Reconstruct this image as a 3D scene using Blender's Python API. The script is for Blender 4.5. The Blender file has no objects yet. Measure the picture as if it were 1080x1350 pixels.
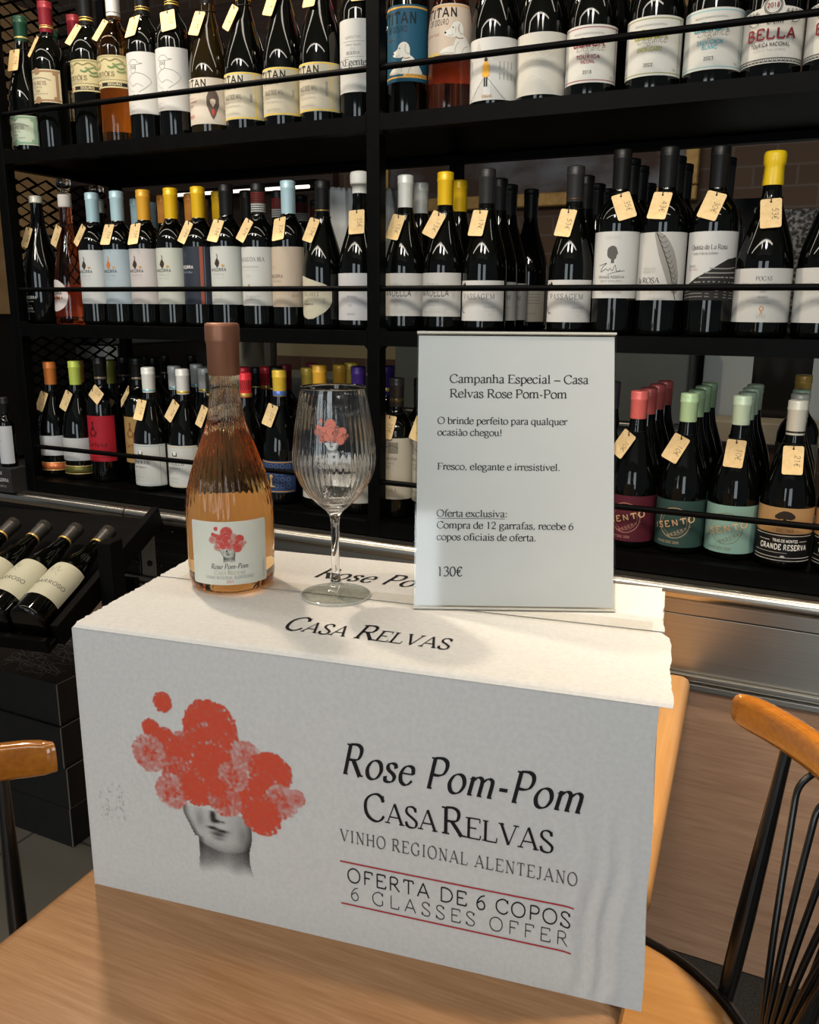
import bpy, bmesh, math, random
from mathutils import Vector, Matrix
random.seed(7)
C = bpy.context.scene.collection
sc = bpy.context.scene
PI = math.pi
H = 1.165            # eye height above the floor; every z below is given relative to the eye and raised by H

# ---------------------------------------------------------------- camera
FPX, PITCH, ROLL, YAW = 1123.29, .235511, .0072238, .443916
def _rot(a, v):
    c, s = math.cos(a), math.sin(a)
    return Vector((c*v.x - s*v.y, s*v.x + c*v.y, v.z))
F0 = Vector((0, math.cos(PITCH), -math.sin(PITCH)))
U0 = Vector((0, math.sin(PITCH), math.cos(PITCH)))
R0 = Vector((1, 0, 0))
c_, s_ = math.cos(ROLL), math.sin(ROLL)
R1, U1 = R0*c_ + U0*s_, U0*c_ - R0*s_
R1, U1, F1 = _rot(YAW, R1), _rot(YAW, U1), _rot(YAW, F0)
cam = bpy.data.cameras.new('camera')
cam.sensor_fit = 'HORIZONTAL'
cam.sensor_width = 36
cam.lens = FPX*36/1080
cam.clip_start = .02
co = bpy.data.objects.new('camera', cam)
C.objects.link(co)
M = Matrix((R1, U1, -F1)).transposed().to_4x4()
M.translation = Vector((0, 0, H))
co.matrix_world = M
sc.camera = co

# ---------------------------------------------------------------- world, lamps, exposure
sc.view_settings.view_transform = 'Standard'
sc.view_settings.look = 'None'
sc.view_settings.gamma = 1
sc.view_settings.exposure = 0.06
sc.view_settings.use_curve_mapping = False
cy = sc.cycles
cy.use_denoising = True
cy.max_bounces = 10
cy.transmission_bounces = 10
cy.transparent_max_bounces = 12
cy.glossy_bounces = 5
cy.diffuse_bounces = 3
cy.sample_clamp_indirect = 40
w = bpy.data.worlds.new('room_light')
sc.world = w
w.use_nodes = True
bgn = w.node_tree.nodes['Background']
bgn.inputs[0].default_value = (.82, .90, 1.0, 1)
bgn.inputs[1].default_value = .11
def area(name, loc, target, sx, sy, power, col, shape='RECTANGLE', spread=PI):
    l = bpy.data.lights.new(name, 'AREA')
    l.shape = shape; l.size = sx; l.size_y = sy; l.energy = power; l.color = col; l.spread = spread
    o = bpy.data.objects.new(name, l); C.objects.link(o)
    o.location = (loc[0], loc[1], loc[2] + H)
    d = Vector(target) - Vector(loc)
    o.rotation_euler = d.to_track_quat('-Z', 'Y').to_euler()
    return o
WARM = (1, .91, .78)
area('ceiling_strip_lamp', (-1.35, .98, 1.15), (-1.35, 1.02, 0), 4.4, .07, 11, WARM)
area('ceiling_strip_lamp', (-1.0, -.15, 1.25), (-1.0, .3, -.4), 3.8, .09, 17, WARM)
area('ceiling_spot_lamp', (-1.33, 1.2, 1.1), (-.5, .75, -.4), .09, .09, 14, (1, .82, .62), 'DISK')
area('ceiling_spot_lamp', (.45, 1.0, 1.2), (.07, 1.02, -.55), .09, .09, 2.6, (1, .82, .62), 'DISK', math.radians(44))
area('back_room_lamp', (-1.2, 2.5, 1.2), (-1.2, 2.9, 0), 2.4, .3, 1.8, WARM)
def spot(loc, target, power, deg):
    l = bpy.data.lights.new('shelf_fill_spot', 'SPOT')
    l.energy = power; l.color = (1, .94, .84); l.spot_size = math.radians(deg); l.spot_blend = .5; l.shadow_soft_size = .15
    o = bpy.data.objects.new('shelf_fill_spot', l); C.objects.link(o)
    o.location = (loc[0], loc[1], loc[2] + H)
    o.rotation_euler = (Vector(target) - Vector(loc)).to_track_quat('-Z', 'Y').to_euler()
for x in (-1.5, -.75, 0):  # added fill spots, aimed at the shelf alone to brighten capsules and tags
    spot((x, -.35, 1.2), (x - .1, 1.5, -.02), 47, 40)
area('daylight_door', (.9, -3.2, .1), (-.4, 1, -.1), 1.1, 2.0, 32, (.84, .93, .98))
area('daylight_window', (-1.3, -3.4, .3), (-.4, 1, -.1), 1.2, 1.7, 29, (.84, .93, .98))

# ---------------------------------------------------------------- helpers
def lin(h):
    h = h.lstrip('#')
    v = [int(h[i:i+2], 16)/255 for i in (0, 2, 4)]
    return tuple((x/12.92 if x <= .04045 else ((x + .055)/1.055)**2.4) for x in v) + (1,)
MATS = {}
def mat(name, col, rough=.5, metal=0, spec=.5, trans=0, ior=1.45, coat=0):
    if name in MATS: return MATS[name]
    m = bpy.data.materials.new(name); m.use_nodes = True
    b = m.node_tree.nodes['Principled BSDF']
    b.inputs['Base Color'].default_value = lin(col) if isinstance(col, str) else col
    b.inputs['Roughness'].default_value = rough
    b.inputs['Metallic'].default_value = metal
    b.inputs['Specular IOR Level'].default_value = spec
    b.inputs['Transmission Weight'].default_value = trans
    b.inputs['IOR'].default_value = ior
    b.inputs['Coat Weight'].default_value = coat
    b.inputs['Coat Roughness'].default_value = .05
    MATS[name] = m
    return m
def nodes(m): return m.node_tree.nodes, m.node_tree.links, m.node_tree.nodes['Principled BSDF']
def noisy(name, c1, c2, scale=(8, 8, 8), rough=.5, detail=4, bump=0, metal=0, spec=.5, coat=0, lo=.35, hi=.65, bscale=None):
    m = mat(name, c1, rough, metal, spec, coat=coat)
    n, l, b = nodes(m)
    tc = n.new('ShaderNodeTexCoord'); mp = n.new('ShaderNodeMapping')
    mp.inputs['Scale'].default_value = scale
    nz = n.new('ShaderNodeTexNoise'); nz.inputs['Scale'].default_value = 1; nz.inputs['Detail'].default_value = detail
    cr = n.new('ShaderNodeValToRGB')
    cr.color_ramp.elements[0].color = lin(c1); cr.color_ramp.elements[0].position = lo
    cr.color_ramp.elements[1].color = lin(c2); cr.color_ramp.elements[1].position = hi
    l.new(tc.outputs['Object'], mp.inputs['Vector']); l.new(mp.outputs['Vector'], nz.inputs['Vector'])
    l.new(nz.outputs['Fac'], cr.inputs['Fac']); l.new(cr.outputs['Color'], b.inputs['Base Color'])
    if bump:
        bp = n.new('ShaderNodeBump'); bp.inputs['Strength'].default_value = bump; bp.inputs['Distance'].default_value = .002
        src = nz
        if bscale:
            src = n.new('ShaderNodeTexNoise'); src.inputs['Scale'].default_value = bscale; l.new(tc.outputs['Object'], src.inputs['Vector'])
        l.new(src.outputs['Fac'], bp.inputs['Height']); l.new(bp.outputs['Normal'], b.inputs['Normal'])
    return m
def wood(name, c1, c2, c3, axis='x', rough=.35, coat=.3, k=1.0):
    m = mat(name, c1, rough, coat=coat)
    n, l, b = nodes(m)
    tc = n.new('ShaderNodeTexCoord'); mp = n.new('ShaderNodeMapping')
    s = {'x': (3*k, 55*k, 55*k), 'y': (55*k, 3*k, 55*k), 'z': (55*k, 55*k, 3*k)}[axis]
    mp.inputs['Scale'].default_value = s
    nz = n.new('ShaderNodeTexNoise'); nz.inputs['Scale'].default_value = 1; nz.inputs['Detail'].default_value = 6; nz.inputs['Roughness'].default_value = .65
    mp2 = n.new('ShaderNodeMapping'); mp2.inputs['Scale'].default_value = tuple(x*4 for x in s)
    nz2 = n.new('ShaderNodeTexNoise'); nz2.inputs['Scale'].default_value = 1; nz2.inputs['Detail'].default_value = 3
    cr = n.new('ShaderNodeValToRGB'); e = cr.color_ramp.elements
    e[0].color = lin(c2); e[0].position = .32; e[1].color = lin(c1); e[1].position = .52
    x = e.new(.72); x.color = lin(c3)
    mx = n.new('ShaderNodeMath'); mx.operation = 'MULTIPLY_ADD'; mx.inputs[1].default_value = .35; 
    ad = n.new('ShaderNodeMath'); ad.operation = 'MULTIPLY'; ad.inputs[1].default_value = .65
    l.new(tc.outputs['Object'], mp.inputs['Vector']); l.new(tc.outputs['Object'], mp2.inputs['Vector'])
    l.new(mp.outputs['Vector'], nz.inputs['Vector']); l.new(mp2.outputs['Vector'], nz2.inputs['Vector'])
    l.new(nz.outputs['Fac'], ad.inputs[0]); l.new(nz2.outputs['Fac'], mx.inputs[0]); l.new(ad.outputs[0], mx.inputs[2])
    l.new(mx.outputs[0], cr.inputs['Fac']); l.new(cr.outputs['Color'], b.inputs['Base Color'])
    return m
def clear_sheet(name, gloss=.08, tint='#ffffff'):
    m = bpy.data.materials.new(name); m.use_nodes = True
    n, l = m.node_tree.nodes, m.node_tree.links
    n.remove(n['Principled BSDF'])
    t = n.new('ShaderNodeBsdfTransparent'); t.inputs[0].default_value = lin(tint)
    g = n.new('ShaderNodeBsdfGlossy'); g.inputs['Roughness'].default_value = .06
    mx = n.new('ShaderNodeMixShader'); mx.inputs[0].default_value = gloss
    l.new(t.outputs[0], mx.inputs[1]); l.new(g.outputs[0], mx.inputs[2])
    l.new(mx.outputs[0], n['Material Output'].inputs[0])
    MATS[name] = m
    return m

class MB:
    """collects shapes and links them as ONE mesh object"""
    def __init__(s): s.v = []; s.f = []; s.m = []; s.s = []
    def poly(s, pts, mi=0, smooth=False):
        n = len(s.v); s.v += [tuple(p) for p in pts]; s.f.append(tuple(range(n, n+len(pts)))); s.m.append(mi); s.s.append(smooth)
    def polys(s, ps, mp, mi=0):
        for p in ps: s.poly([mp(*q) for q in p], mi)
    def box(s, x0, y0, z0, x1, y1, z1, mi=0, tf=None):
        P = [(x, y, z) for z in (z0, z1) for y in (y0, y1) for x in (x0, x1)]
        if tf: P = [tf(*p) for p in P]
        n = len(s.v); s.v += [tuple(p) for p in P]
        for f in ((0, 2, 3, 1), (4, 5, 7, 6), (0, 1, 5, 4), (2, 6, 7, 3), (0, 4, 6, 2), (1, 3, 7, 5)):
            s.f.append(tuple(n+i for i in f)); s.m.append(mi); s.s.append(False)
    def grid(s, nu, nv, fn, mi=0, smooth=True, flip=False):
        n = len(s.v)
        for j in range(nv+1):
            for i in range(nu+1): s.v.append(tuple(fn(i/nu, j/nv)))
        for j in range(nv):
            for i in range(nu):
                a = n + j*(nu+1) + i
                q = (a, a+1, a+nu+2, a+nu+1)
                s.f.append(q[::-1] if flip else q); s.m.append(mi); s.s.append(smooth)
    def lathe(s, prof, seg=32, mi=0, smooth=True, flute=None, c=(0, 0, 0), closed=False):
        n = len(s.v); k = len(prof)
        for (r, z) in prof:
            for i in range(seg):
                a = 2*PI*i/seg
                rr = max(r, 1e-5)
                if flute: rr += flute(z, a)
                s.v.append((c[0]+rr*math.cos(a), c[1]+rr*math.sin(a), c[2]+z))
        for j in range(k if closed else k-1):
            j2 = (j+1) % k
            for i in range(seg):
                i2 = (i+1) % seg
                s.f.append((n+j*seg+i, n+j*seg+i2, n+j2*seg+i2, n+j2*seg+i)); s.m.append(mi); s.s.append(smooth)
        if not closed:
            for j, fl in ((0, True), (k-1, False)):
                if prof[j][0] > 1e-4:
                    ring = [s.v[n+j*seg+i] for i in range(seg)]     # own corners, so the wall keeps its normals
                    s.poly(ring[::-1] if fl else ring, mi)
    def tube(s, path, r, seg=10, mi=0, closed=False, caps=True):
        P = [Vector(p) for p in path]; k = len(P); n = len(s.v)
        rr = r if isinstance(r, (list, tuple)) else [r]*k
        up = None
        for j in range(k):
            a = P[(j-1) % k] if (closed or j > 0) else P[j]
            b = P[(j+1) % k] if (closed or j < k-1) else P[j]
            t = (b-a).normalized()
            if up is None: up = t.orthogonal().normalized()
            up = (up - t*up.dot(t)).normalized()
            q = t.cross(up)
            for i in range(seg):
                an = 2*PI*i/seg
                s.v.append(tuple(P[j] + (up*math.cos(an) + q*math.sin(an))*rr[j]))
        for j in range(k if closed else k-1):
            j2 = (j+1) % k
            for i in range(seg):
                i2 = (i+1) % seg
                s.f.append((n+j*seg+i, n+j*seg+i2, n+j2*seg+i2, n+j2*seg+i)); s.m.append(mi); s.s.append(True)
        if caps and not closed:
            e0, e1 = s.v[n:n+seg], s.v[n+(k-1)*seg:n+k*seg]
            s.poly(e0[::-1], mi); s.poly(e1, mi)
    def mesh(s, name, mats):
        me = bpy.data.meshes.new(name)
        me.from_pydata(s.v, [], s.f)
        for m in (mats if isinstance(mats, (list, tuple)) else [mats]): me.materials.append(m)
        me.polygons.foreach_set('material_index', s.m); me.polygons.foreach_set('use_smooth', s.s)
        me.update()
        return me
    def build(s, name, mats, parent=None, loc=None, rz=0, bevel=0, bseg=2):
        o = bpy.data.objects.new(name, s.mesh(name, mats)); C.objects.link(o)
        if parent: o.parent = parent
        if loc is not None: o.location = loc
        if rz: o.rotation_euler = (0, 0, rz)
        if bevel:
            b = o.modifiers.new('soft_edge', 'BEVEL'); b.width = bevel; b.segments = bseg; b.limit_method = 'ANGLE'
        return o
def tag(o, label, cat, group=None):
    o['label'] = label; o['category'] = cat
    if group: o['group'] = group
    return o
def thing(name, label, cat, loc=(0, 0, 0), rz=0, group=None, rot=None):
    o = bpy.data.objects.new(name, None); C.objects.link(o)
    o.empty_display_size = .05
    o.location = (loc[0], loc[1], loc[2]+H); o.rotation_euler = rot if rot else (0, 0, rz)
    return tag(o, label, cat, group)
def struct(mb, name, m):
    o = mb.build(name, m, loc=(0, 0, H)); o['kind'] = 'structure'
    return o

# ---------------------------------------------------------------- lettering: a pen-drawn alphabet, 66 units to the capital
GL = {
'a': (44, '~8,36 14,43 23,45 31,42 33,33 33,9 36,1 42,3|~33,26 19,21 8,13 9,3 17,-1 26,3 33,10'),
'b': (50, '-10,68 10,1|~10,36 19,44 28,45 40,38 45,23 40,7 28,-1 18,0 10,6|F10,68'),
'c': (44, '~39,36 34,43 25,45 12,40 5,29 5,16 10,5 21,-1 31,2 40,11'),
'd': (50, '-39,68 39,0|~39,38 31,45 21,45 9,38 4,22 9,6 20,-1 30,2 39,9|F39,68|S42,0'),
'e': (44, 't6,26 40,26|~40,26 36,40 24,45 11,40 4,24 9,7 22,-1 33,2 41,11'),
'f': (32, '~36,61 32,67 25,67 18,60 16,48|-16,50 16,0|t4,44 31,44|S16,0'),
'g': (50, 'o22,45 10,41 7,31 11,20 22,16 34,20 38,31 34,41|t34,42 47,43|~13,19 8,10 14,3 30,2 43,-3 43,-14 30,-21 14,-20 5,-13 8,-4 15,2'),
'h': (51, '-10,68 10,0|~10,33 20,43 29,45 37,40 39,28|-39,30 39,0|F10,68|S10,0|S39,0'),
'i': (28, '-14,45 14,0|.14,62|F14,45|S14,0'),
'j': (28, '-15,45 15,-8|~15,-8 12,-18 2,-20|.15,62|F15,45'),
'k': (50, '-10,68 10,0|t38,44 11,20|k19,27 42,0|F10,68|S10,0|S42,0|S37,44'),
'l': (28, '-14,68 14,0|F14,68|S14,0'),
'm': (79, '-10,45 10,0|~10,33 20,43 28,45 36,40 38,28|-38,30 38,0|~38,33 48,43 57,45 65,40 67,28|-67,30 67,0|F10,45|S10,0|S38,0|S67,0'),
'n': (51, '-10,45 10,0|~10,33 20,43 29,45 37,40 39,28|-39,30 39,0|F10,45|S10,0|S39,0'),
'o': (50, 'o25,45 11,39 4,22 11,5 25,-1 39,5 46,22 39,39'),
'p': (50, '-10,45 10,-21|~10,36 19,44 28,45 40,38 45,23 40,7 28,-1 18,0 10,6|F10,45|S10,-21'),
'q': (50, '-39,45 39,-21|~39,38 31,45 21,45 9,38 4,22 9,6 20,-1 30,2 39,9|S39,-21'),
'r': (34, '-10,45 10,0|~10,31 18,41 26,45 33,42|.30,40|F10,45|S10,0'),
's': (39, '~32,34 28,42 19,45 9,42 7,34 13,27 26,20 33,12 29,2 18,-1 8,2 5,12'),
't': (28, '-13,57 13,10|~13,12 16,1 22,-1 29,4|t3,44 27,44'),
'u': (51, '-10,45 10,14|~10,16 13,3 21,-1 30,2 39,11|-39,45 39,0|F10,45|F39,45|S42,0'),
'v': (48, 'k6,44 25,1|t25,1 42,44|S6,44|S42,44'),
'w': (70, 'k5,44 21,1|t21,1 36,42|k36,42 51,1|t51,1 66,44|S6,44|S65,44'),
'x': (48, 'k7,44 41,0|t40,44 7,0|S8,44|S39,44|S8,0|S40,0'),
'y': (48, 'k6,44 25,3|t42,44 22,-10 14,-20 5,-19|S6,44|S42,44'),
'z': (42, 't5,43 36,43|k36,43 5,1|t5,1 38,1'),
'A': (70, 't6,0 34,66|k34,66 64,0|t16,22 53,22|S7,0|S63,0'),
'B': (62, '-13,66 13,0|~13,65 34,66 47,60 49,49 42,38 28,35 13,35|~13,35 34,34 52,29 56,17 48,4 32,0 13,1|S11,66|S11,0'),
'C': (66, '~60,50 54,61 40,67 21,61 8,47 6,28 12,12 25,2 41,-1 54,5 62,15|t60,65 60,49'),
'D': (71, '-13,66 13,0|~13,65 34,66 55,58 66,41 66,25 55,8 34,0 13,1|S11,66|S11,0'),
'E': (60, '-13,66 13,0|t13,65 54,65 54,53|t13,34 42,34 |t13,1 56,1 58,14|S11,66|S11,0'),
'F': (56, '-13,66 13,0|t13,65 52,65 52,53|t13,34 40,34|S11,66|S13,0'),
'G': (72, '~60,50 54,61 40,67 21,61 8,47 6,28 12,12 25,2 41,-1 52,2 60,7|-60,29 60,5|S60,29|t60,65 60,49'),
'H': (72, '-13,66 13,0|-59,66 59,0|t13,34 59,34|S13,66|S13,0|S59,66|S59,0'),
'I': (34, '-17,66 17,0|S17,66|S17,0'),
'J': (40, '-25,66 25,14|~25,15 21,3 11,-1 4,5|S25,66'),
'K': (70, '-13,66 13,0|t56,66 14,30|k25,40 62,0|S13,66|S13,0|S56,66|S61,0'),
'L': (60, '-13,66 13,0|t13,1 54,1 56,16|S13,66|S11,0'),
'M': (88, 't13,0 13,66|k13,66 44,3|t44,3 75,66|-75,66 75,0|S13,66|S13,0|S75,66|S75,0'),
'N': (72, 't14,0 14,66|k12,66 59,1|t59,0 59,66|S12,66|S14,0|S59,66'),
'O': (72, 'o36,67 17,60 6,44 6,22 17,5 36,-1 55,5 66,22 66,44 55,60'),
'P': (58, '-13,66 13,0|~13,65 34,66 48,60 52,48 46,35 32,30 13,31|S11,66|S13,0'),
'Q': (72, 'o36,67 17,60 6,44 6,22 17,5 36,-1 55,5 66,22 66,44 55,60|k36,2 62,-16'),
'R': (67, '-13,66 13,0|~13,65 34,66 47,60 50,49 45,37 32,33 13,33|k30,33 59,0|S11,66|S13,0|S60,0'),
'S': (54, '~44,52 40,62 28,67 13,63 8,51 15,41 32,31 46,21 48,12 42,2 28,-1 14,3 7,16|t45,65 45,51|t7,1 7,16'),
'T': (61, '-30,66 30,0|t6,52 6,65 54,65 54,52|S30,0'),
'U': (71, '-14,66 14,22|~14,24 20,5 36,-1 51,5 57,24|t57,22 57,66|S14,66|S57,66'),
'V': (70, 'k7,66 36,1|t36,1 63,66|S8,66|S62,66'),
'W': (94, 'k6,66 29,1|t29,1 47,62|k47,62 68,1|t68,1 88,66|S7,66|S87,66'),
'X': (70, 'k8,66 62,0|t60,66 8,0|S10,66|S58,66|S10,0|S60,0'),
'Y': (70, 'k6,66 35,32|t63,66 35,32|-35,33 35,0|S8,66|S61,66|S35,0'),
'Z': (60, 't9,53 9,65 54,65|k54,65 6,1|t6,1 55,1 56,15'),
'0': (50, 'o25,67 11,58 5,33 11,8 25,-1 39,8 45,33 39,58'),
'1': (50, '-26,66 26,0|t12,58 26,66|S26,0'),
'2': (50, '~6,50 11,62 23,67 37,60 39,48 32,33 6,2|k6,2 43,2'),
'3': (50, '~8,55 16,65 27,67 38,59 36,45 22,36|~22,36 38,31 42,17 34,3 20,-1 7,4'),
'4': (50, '-34,66 34,0|t34,66 4,20|t4,20 46,20'),
'5': (50, 't40,66 17,66 10,38|~10,38 26,40 40,30 41,14 30,1 16,-1 6,4'),
'6': (50, '~42,66 24,58 9,38 6,18 14,2 26,-1 39,5 43,20 36,36 24,39 9,27'),
'7': (50, 't6,52 9,65 44,65|-44,65 20,0'),
'8': (50, 'o25,67 13,62 11,51 23,38 39,25 41,12 35,2 25,-1 13,3 9,14 15,27 34,42 39,54 34,63'),
'9': (50, '~8,0 26,8 41,28 44,48 36,64 24,67 11,61 7,46 14,30 26,27 41,39'),
'-': (33, 'h5,22 28,22'), '\u2013': (50, 'h0,22 50,22'), '.': (25, '.12,4'), ',': (25, '.12,4|t14,3 8,-12'), ':': (28, '.14,4|.14,38'),
'!': (32, 'k16,66 16,20|.16,4'), ' ': (25, ''), "'": (20, '-10,66 10,48'), '&': (70, 'o28,67 16,58 28,38 46,14 26,-1 8,14 30,38 40,56|t46,14 60,30'),
'\u20ac': (52, '~48,56 40,65 30,67 17,56 13,33 17,10 30,-1 40,1 48,10|h3,40 38,40|h3,28 36,28'),
}
for ch, base, acc in (('\u00e3', 'a', '~10,56 16,62 24,57 31,61'), ('\u00ed', None, ''), ('\u00e9', 'e', 't22,53 33,66'), ('\u00e1', 'a', 't20,53 31,66'), ('\u00d5', 'O', '~22,74 30,80 42,75 50,80'), ('\u00c7', 'C', 't40,-2 36,-14')):
    if base: GL[ch] = (GL[base][0], GL[base][1]+'|'+acc)
GL['\u2009'] = (9, '')
GL['\u00ed'] = (28, '-14,45 14,0|t13,53 24,66|F14,45|S14,0')
ST = {  # thick, thin, serif, shear, tracking, x-scale
'r': (9.5, 3.4, 1, 0, 0, 1), 'n': (10.5, 5.0, 1, 0, 0, 1), 'i': (11, 3.6, .55, .30, 6, .96), 'sc': (10, 4, 1, 0, 2, 1.04), 'cs': (9, 4.0, 1, 0, 9, .72),
's': (7, 7, 0, 0, 4, 1), 'sb': (14, 12, 0, 0, 8, 1.05), 'sl': (4.2, 4.2, 0, 0, 10, 1.08), 'sm': (6.2, 6.2, 0, 0, 10, 1.08), 'h': (5.2, 5.2, 0, .12, 4, .9), 'cb': (10, 9, 0, 0, 6, .62),
'si': (4.0, 2.2, 0, .42, 2, .92)}
def _spline(P, closed, res):
    n = len(P); out = []
    for i in range(n if closed else n-1):
        g = (lambda k: P[k % n]) if closed else (lambda k: P[max(0, min(n-1, k))])
        a, b, c, d = g(i-1), g(i), g(i+1), g(i+2)
        for t in range(res):
            t /= res
            out.append(tuple(.5*((2*b[k]) + (-a[k]+c[k])*t + (2*a[k]-5*b[k]+4*c[k]-d[k])*t*t + (-a[k]+3*b[k]-3*c[k]+d[k])*t**3) for k in (0, 1)))
    out.append(P[0] if closed else P[-1])
    return out
def _strip(P, wf):
    n = len(P); L = []; Rr = []
    for i in range(n):
        a = P[max(0, i-1)]; b = P[min(n-1, i+1)]
        dx, dy = b[0]-a[0], b[1]-a[1]; d = math.hypot(dx, dy) or 1
        h = wf(dx/d, dy/d)/2
        L.append((P[i][0]-dy/d*h, P[i][1]+dx/d*h)); Rr.append((P[i][0]+dy/d*h, P[i][1]-dx/d*h))
    return [[L[i], Rr[i], Rr[i+1], L[i+1]] for i in range(n-1)]
_gc = {}
def glyph(ch, st, res):
    key = (ch, st, res)
    if key in _gc: return _gc[key]
    thick, thin, serif, shear, tr, xs = ST[st]
    ps = []
    A = math.radians(20 if serif else 0)
    def wpen(dx, dy):
        ph = math.atan2(dy, dx)
        return thin + (thick-thin)*abs(math.sin(ph-A if serif else ph))**1.3
    for stx in GL.get(ch, GL[' '])[1].split('|'):
        stx = stx.strip()
        if not stx: continue
        k = stx[0]; P = [tuple(float(q) for q in p.split(',')) for p in stx[1:].split()]
        if k in '~o': ps += _strip(_spline(P, k == 'o', res), wpen)
        elif k in '-tkh':
            w = {'-': lambda a, b: thick, 't': lambda a, b: thin, 'k': lambda a, b: thick, 'h': lambda a, b: (thin+thick)/2}[k]
            for p, q in zip(P, P[1:]):
                n = max(1, int(math.hypot(q[0]-p[0], q[1]-p[1])/24)) if res > 2 else 2
                ps += _strip([(p[0]+(q[0]-p[0])*i/n, p[1]+(q[1]-p[1])*i/n) for i in range(n+1)], w)
        elif k == '.':
            r = max(thick*.58, 4); x, y = P[0]
            ps.append([(x+r*math.cos(i*PI/4), y+r*math.sin(i*PI/4)) for i in range(8)])
        elif k in 'SF' and serif:
            x, y = P[0]; t = thin*.95; e = thick*.5+5.2*serif
            if k == 'S':
                y0 = y if y <= 0 else y-t
                x0, x1 = x-e, x+e
                if serif < 1 and y <= 0: x0 = x-thick*.5
                ps.append([(x0, y0), (x1, y0), (x1, y0+t), (x0, y0+t)])
            else: ps.append([(x-e-1.5, y-5.5), (x-e, y-6-t*.4), (x+thick*.5, y-t*1.5), (x+thick*.5, y)])
    ps = [[((x + y*shear)*xs, y) for x, y in p] for p in ps]
    _gc[key] = ps
    return ps
def text(s, h, st='r', width=None, align='l', res=4, small=0, track=None):
    """polygons of a line of text with capital height h, baseline at 0; fitted to width when given"""
    k = h/66; x = 0; out = []
    tr = ST[st][4] if track is None else track
    for ch in s:
        g = ch; sc_ = 1
        if small and ch.islower(): g = ch.upper(); sc_ = small
        ys = .88 if st == 'i' and ch in 'acegimnopqrsuvwxz\u00e9' else 1
        for p in glyph(g, st, res): out.append([(x + u*k*sc_, v*k*sc_*ys) for u, v in p])
        x += (GL.get(g, GL[' '])[0]*ST[st][5]*sc_ + tr)*k
    x -= tr*k
    if width:
        f = width/x; out = [[(u*f, v) for u, v in p] for p in out]; x = width
    dx = {'l': 0, 'c': -x/2, 'r': -x}[align]
    return [[(u+dx, v) for u, v in p] for p in out]
def rect(u0, v0, u1, v1, n=1):
    return [[(u0+(u1-u0)*i/n, v0), (u0+(u1-u0)*(i+1)/n, v0), (u0+(u1-u0)*(i+1)/n, v1), (u0+(u1-u0)*i/n, v1)] for i in range(n)]
def disc(u, v, r, n=14, e=1): return [[(u+r*math.cos(2*PI*i/n), v+r*e*math.sin(2*PI*i/n)) for i in range(n)]]
def ring(u, v, r0, r1, a0=0, a1=2*PI, n=28):
    f = lambda a, r: (u+r*math.cos(a), v+r*math.sin(a))
    A = [a0+(a1-a0)*i/n for i in range(n+1)]
    return [[f(A[i], r0), f(A[i], r1), f(A[i+1], r1), f(A[i+1], r0)] for i in range(n)]
def stroke(P, wd, res=5, closed=False): return _strip(_spline(P, closed, res), lambda a, b: wd)
def move(ps, du=0, dv=0, k=1, rot=0):
    c, s = math.cos(rot), math.sin(rot)
    return [[(du + k*(c*u - s*v), dv + k*(s*u + c*v)) for u, v in p] for p in ps]

# the flower-headed portrait printed on carton, label and glass (halftone dots), in units of the carton print
POMS = [(-.4510,-.3735,.0106,.95),(-.4658,-.4037,.0105,.95),(-.4506,-.4124,.0125,.95),(-.4326,-.4103,.0103,.45),(-.4694,-.4308,.0200,.42),
(-.3999,-.3936,.0300,.99),(-.3999,-.4150,.0290,.98),(-.4330,-.4250,.0190,.93),(-.4400,-.4450,.0170,.72),(-.4464,-.4685,.0192,.42),(-.4176,-.4590,.0200,.93),(-.3980,-.4300,.0260,.97),(-.3620,-.4153,.0163,.42),
(-.3375,-.4290,.0225,.96),(-.3560,-.4600,.0220,.97),(-.3440,-.4480,.0200,.96),(-.3770,-.4390,.0165,.5),(-.3869,-.4664,.0184,.5),(-.3950,-.4540,.0110,.97),(-.3267,-.4565,.0176,.42),(-.3110,-.4500,.0095,.4),(-.3480,-.4760,.0210,.95)]
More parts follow.
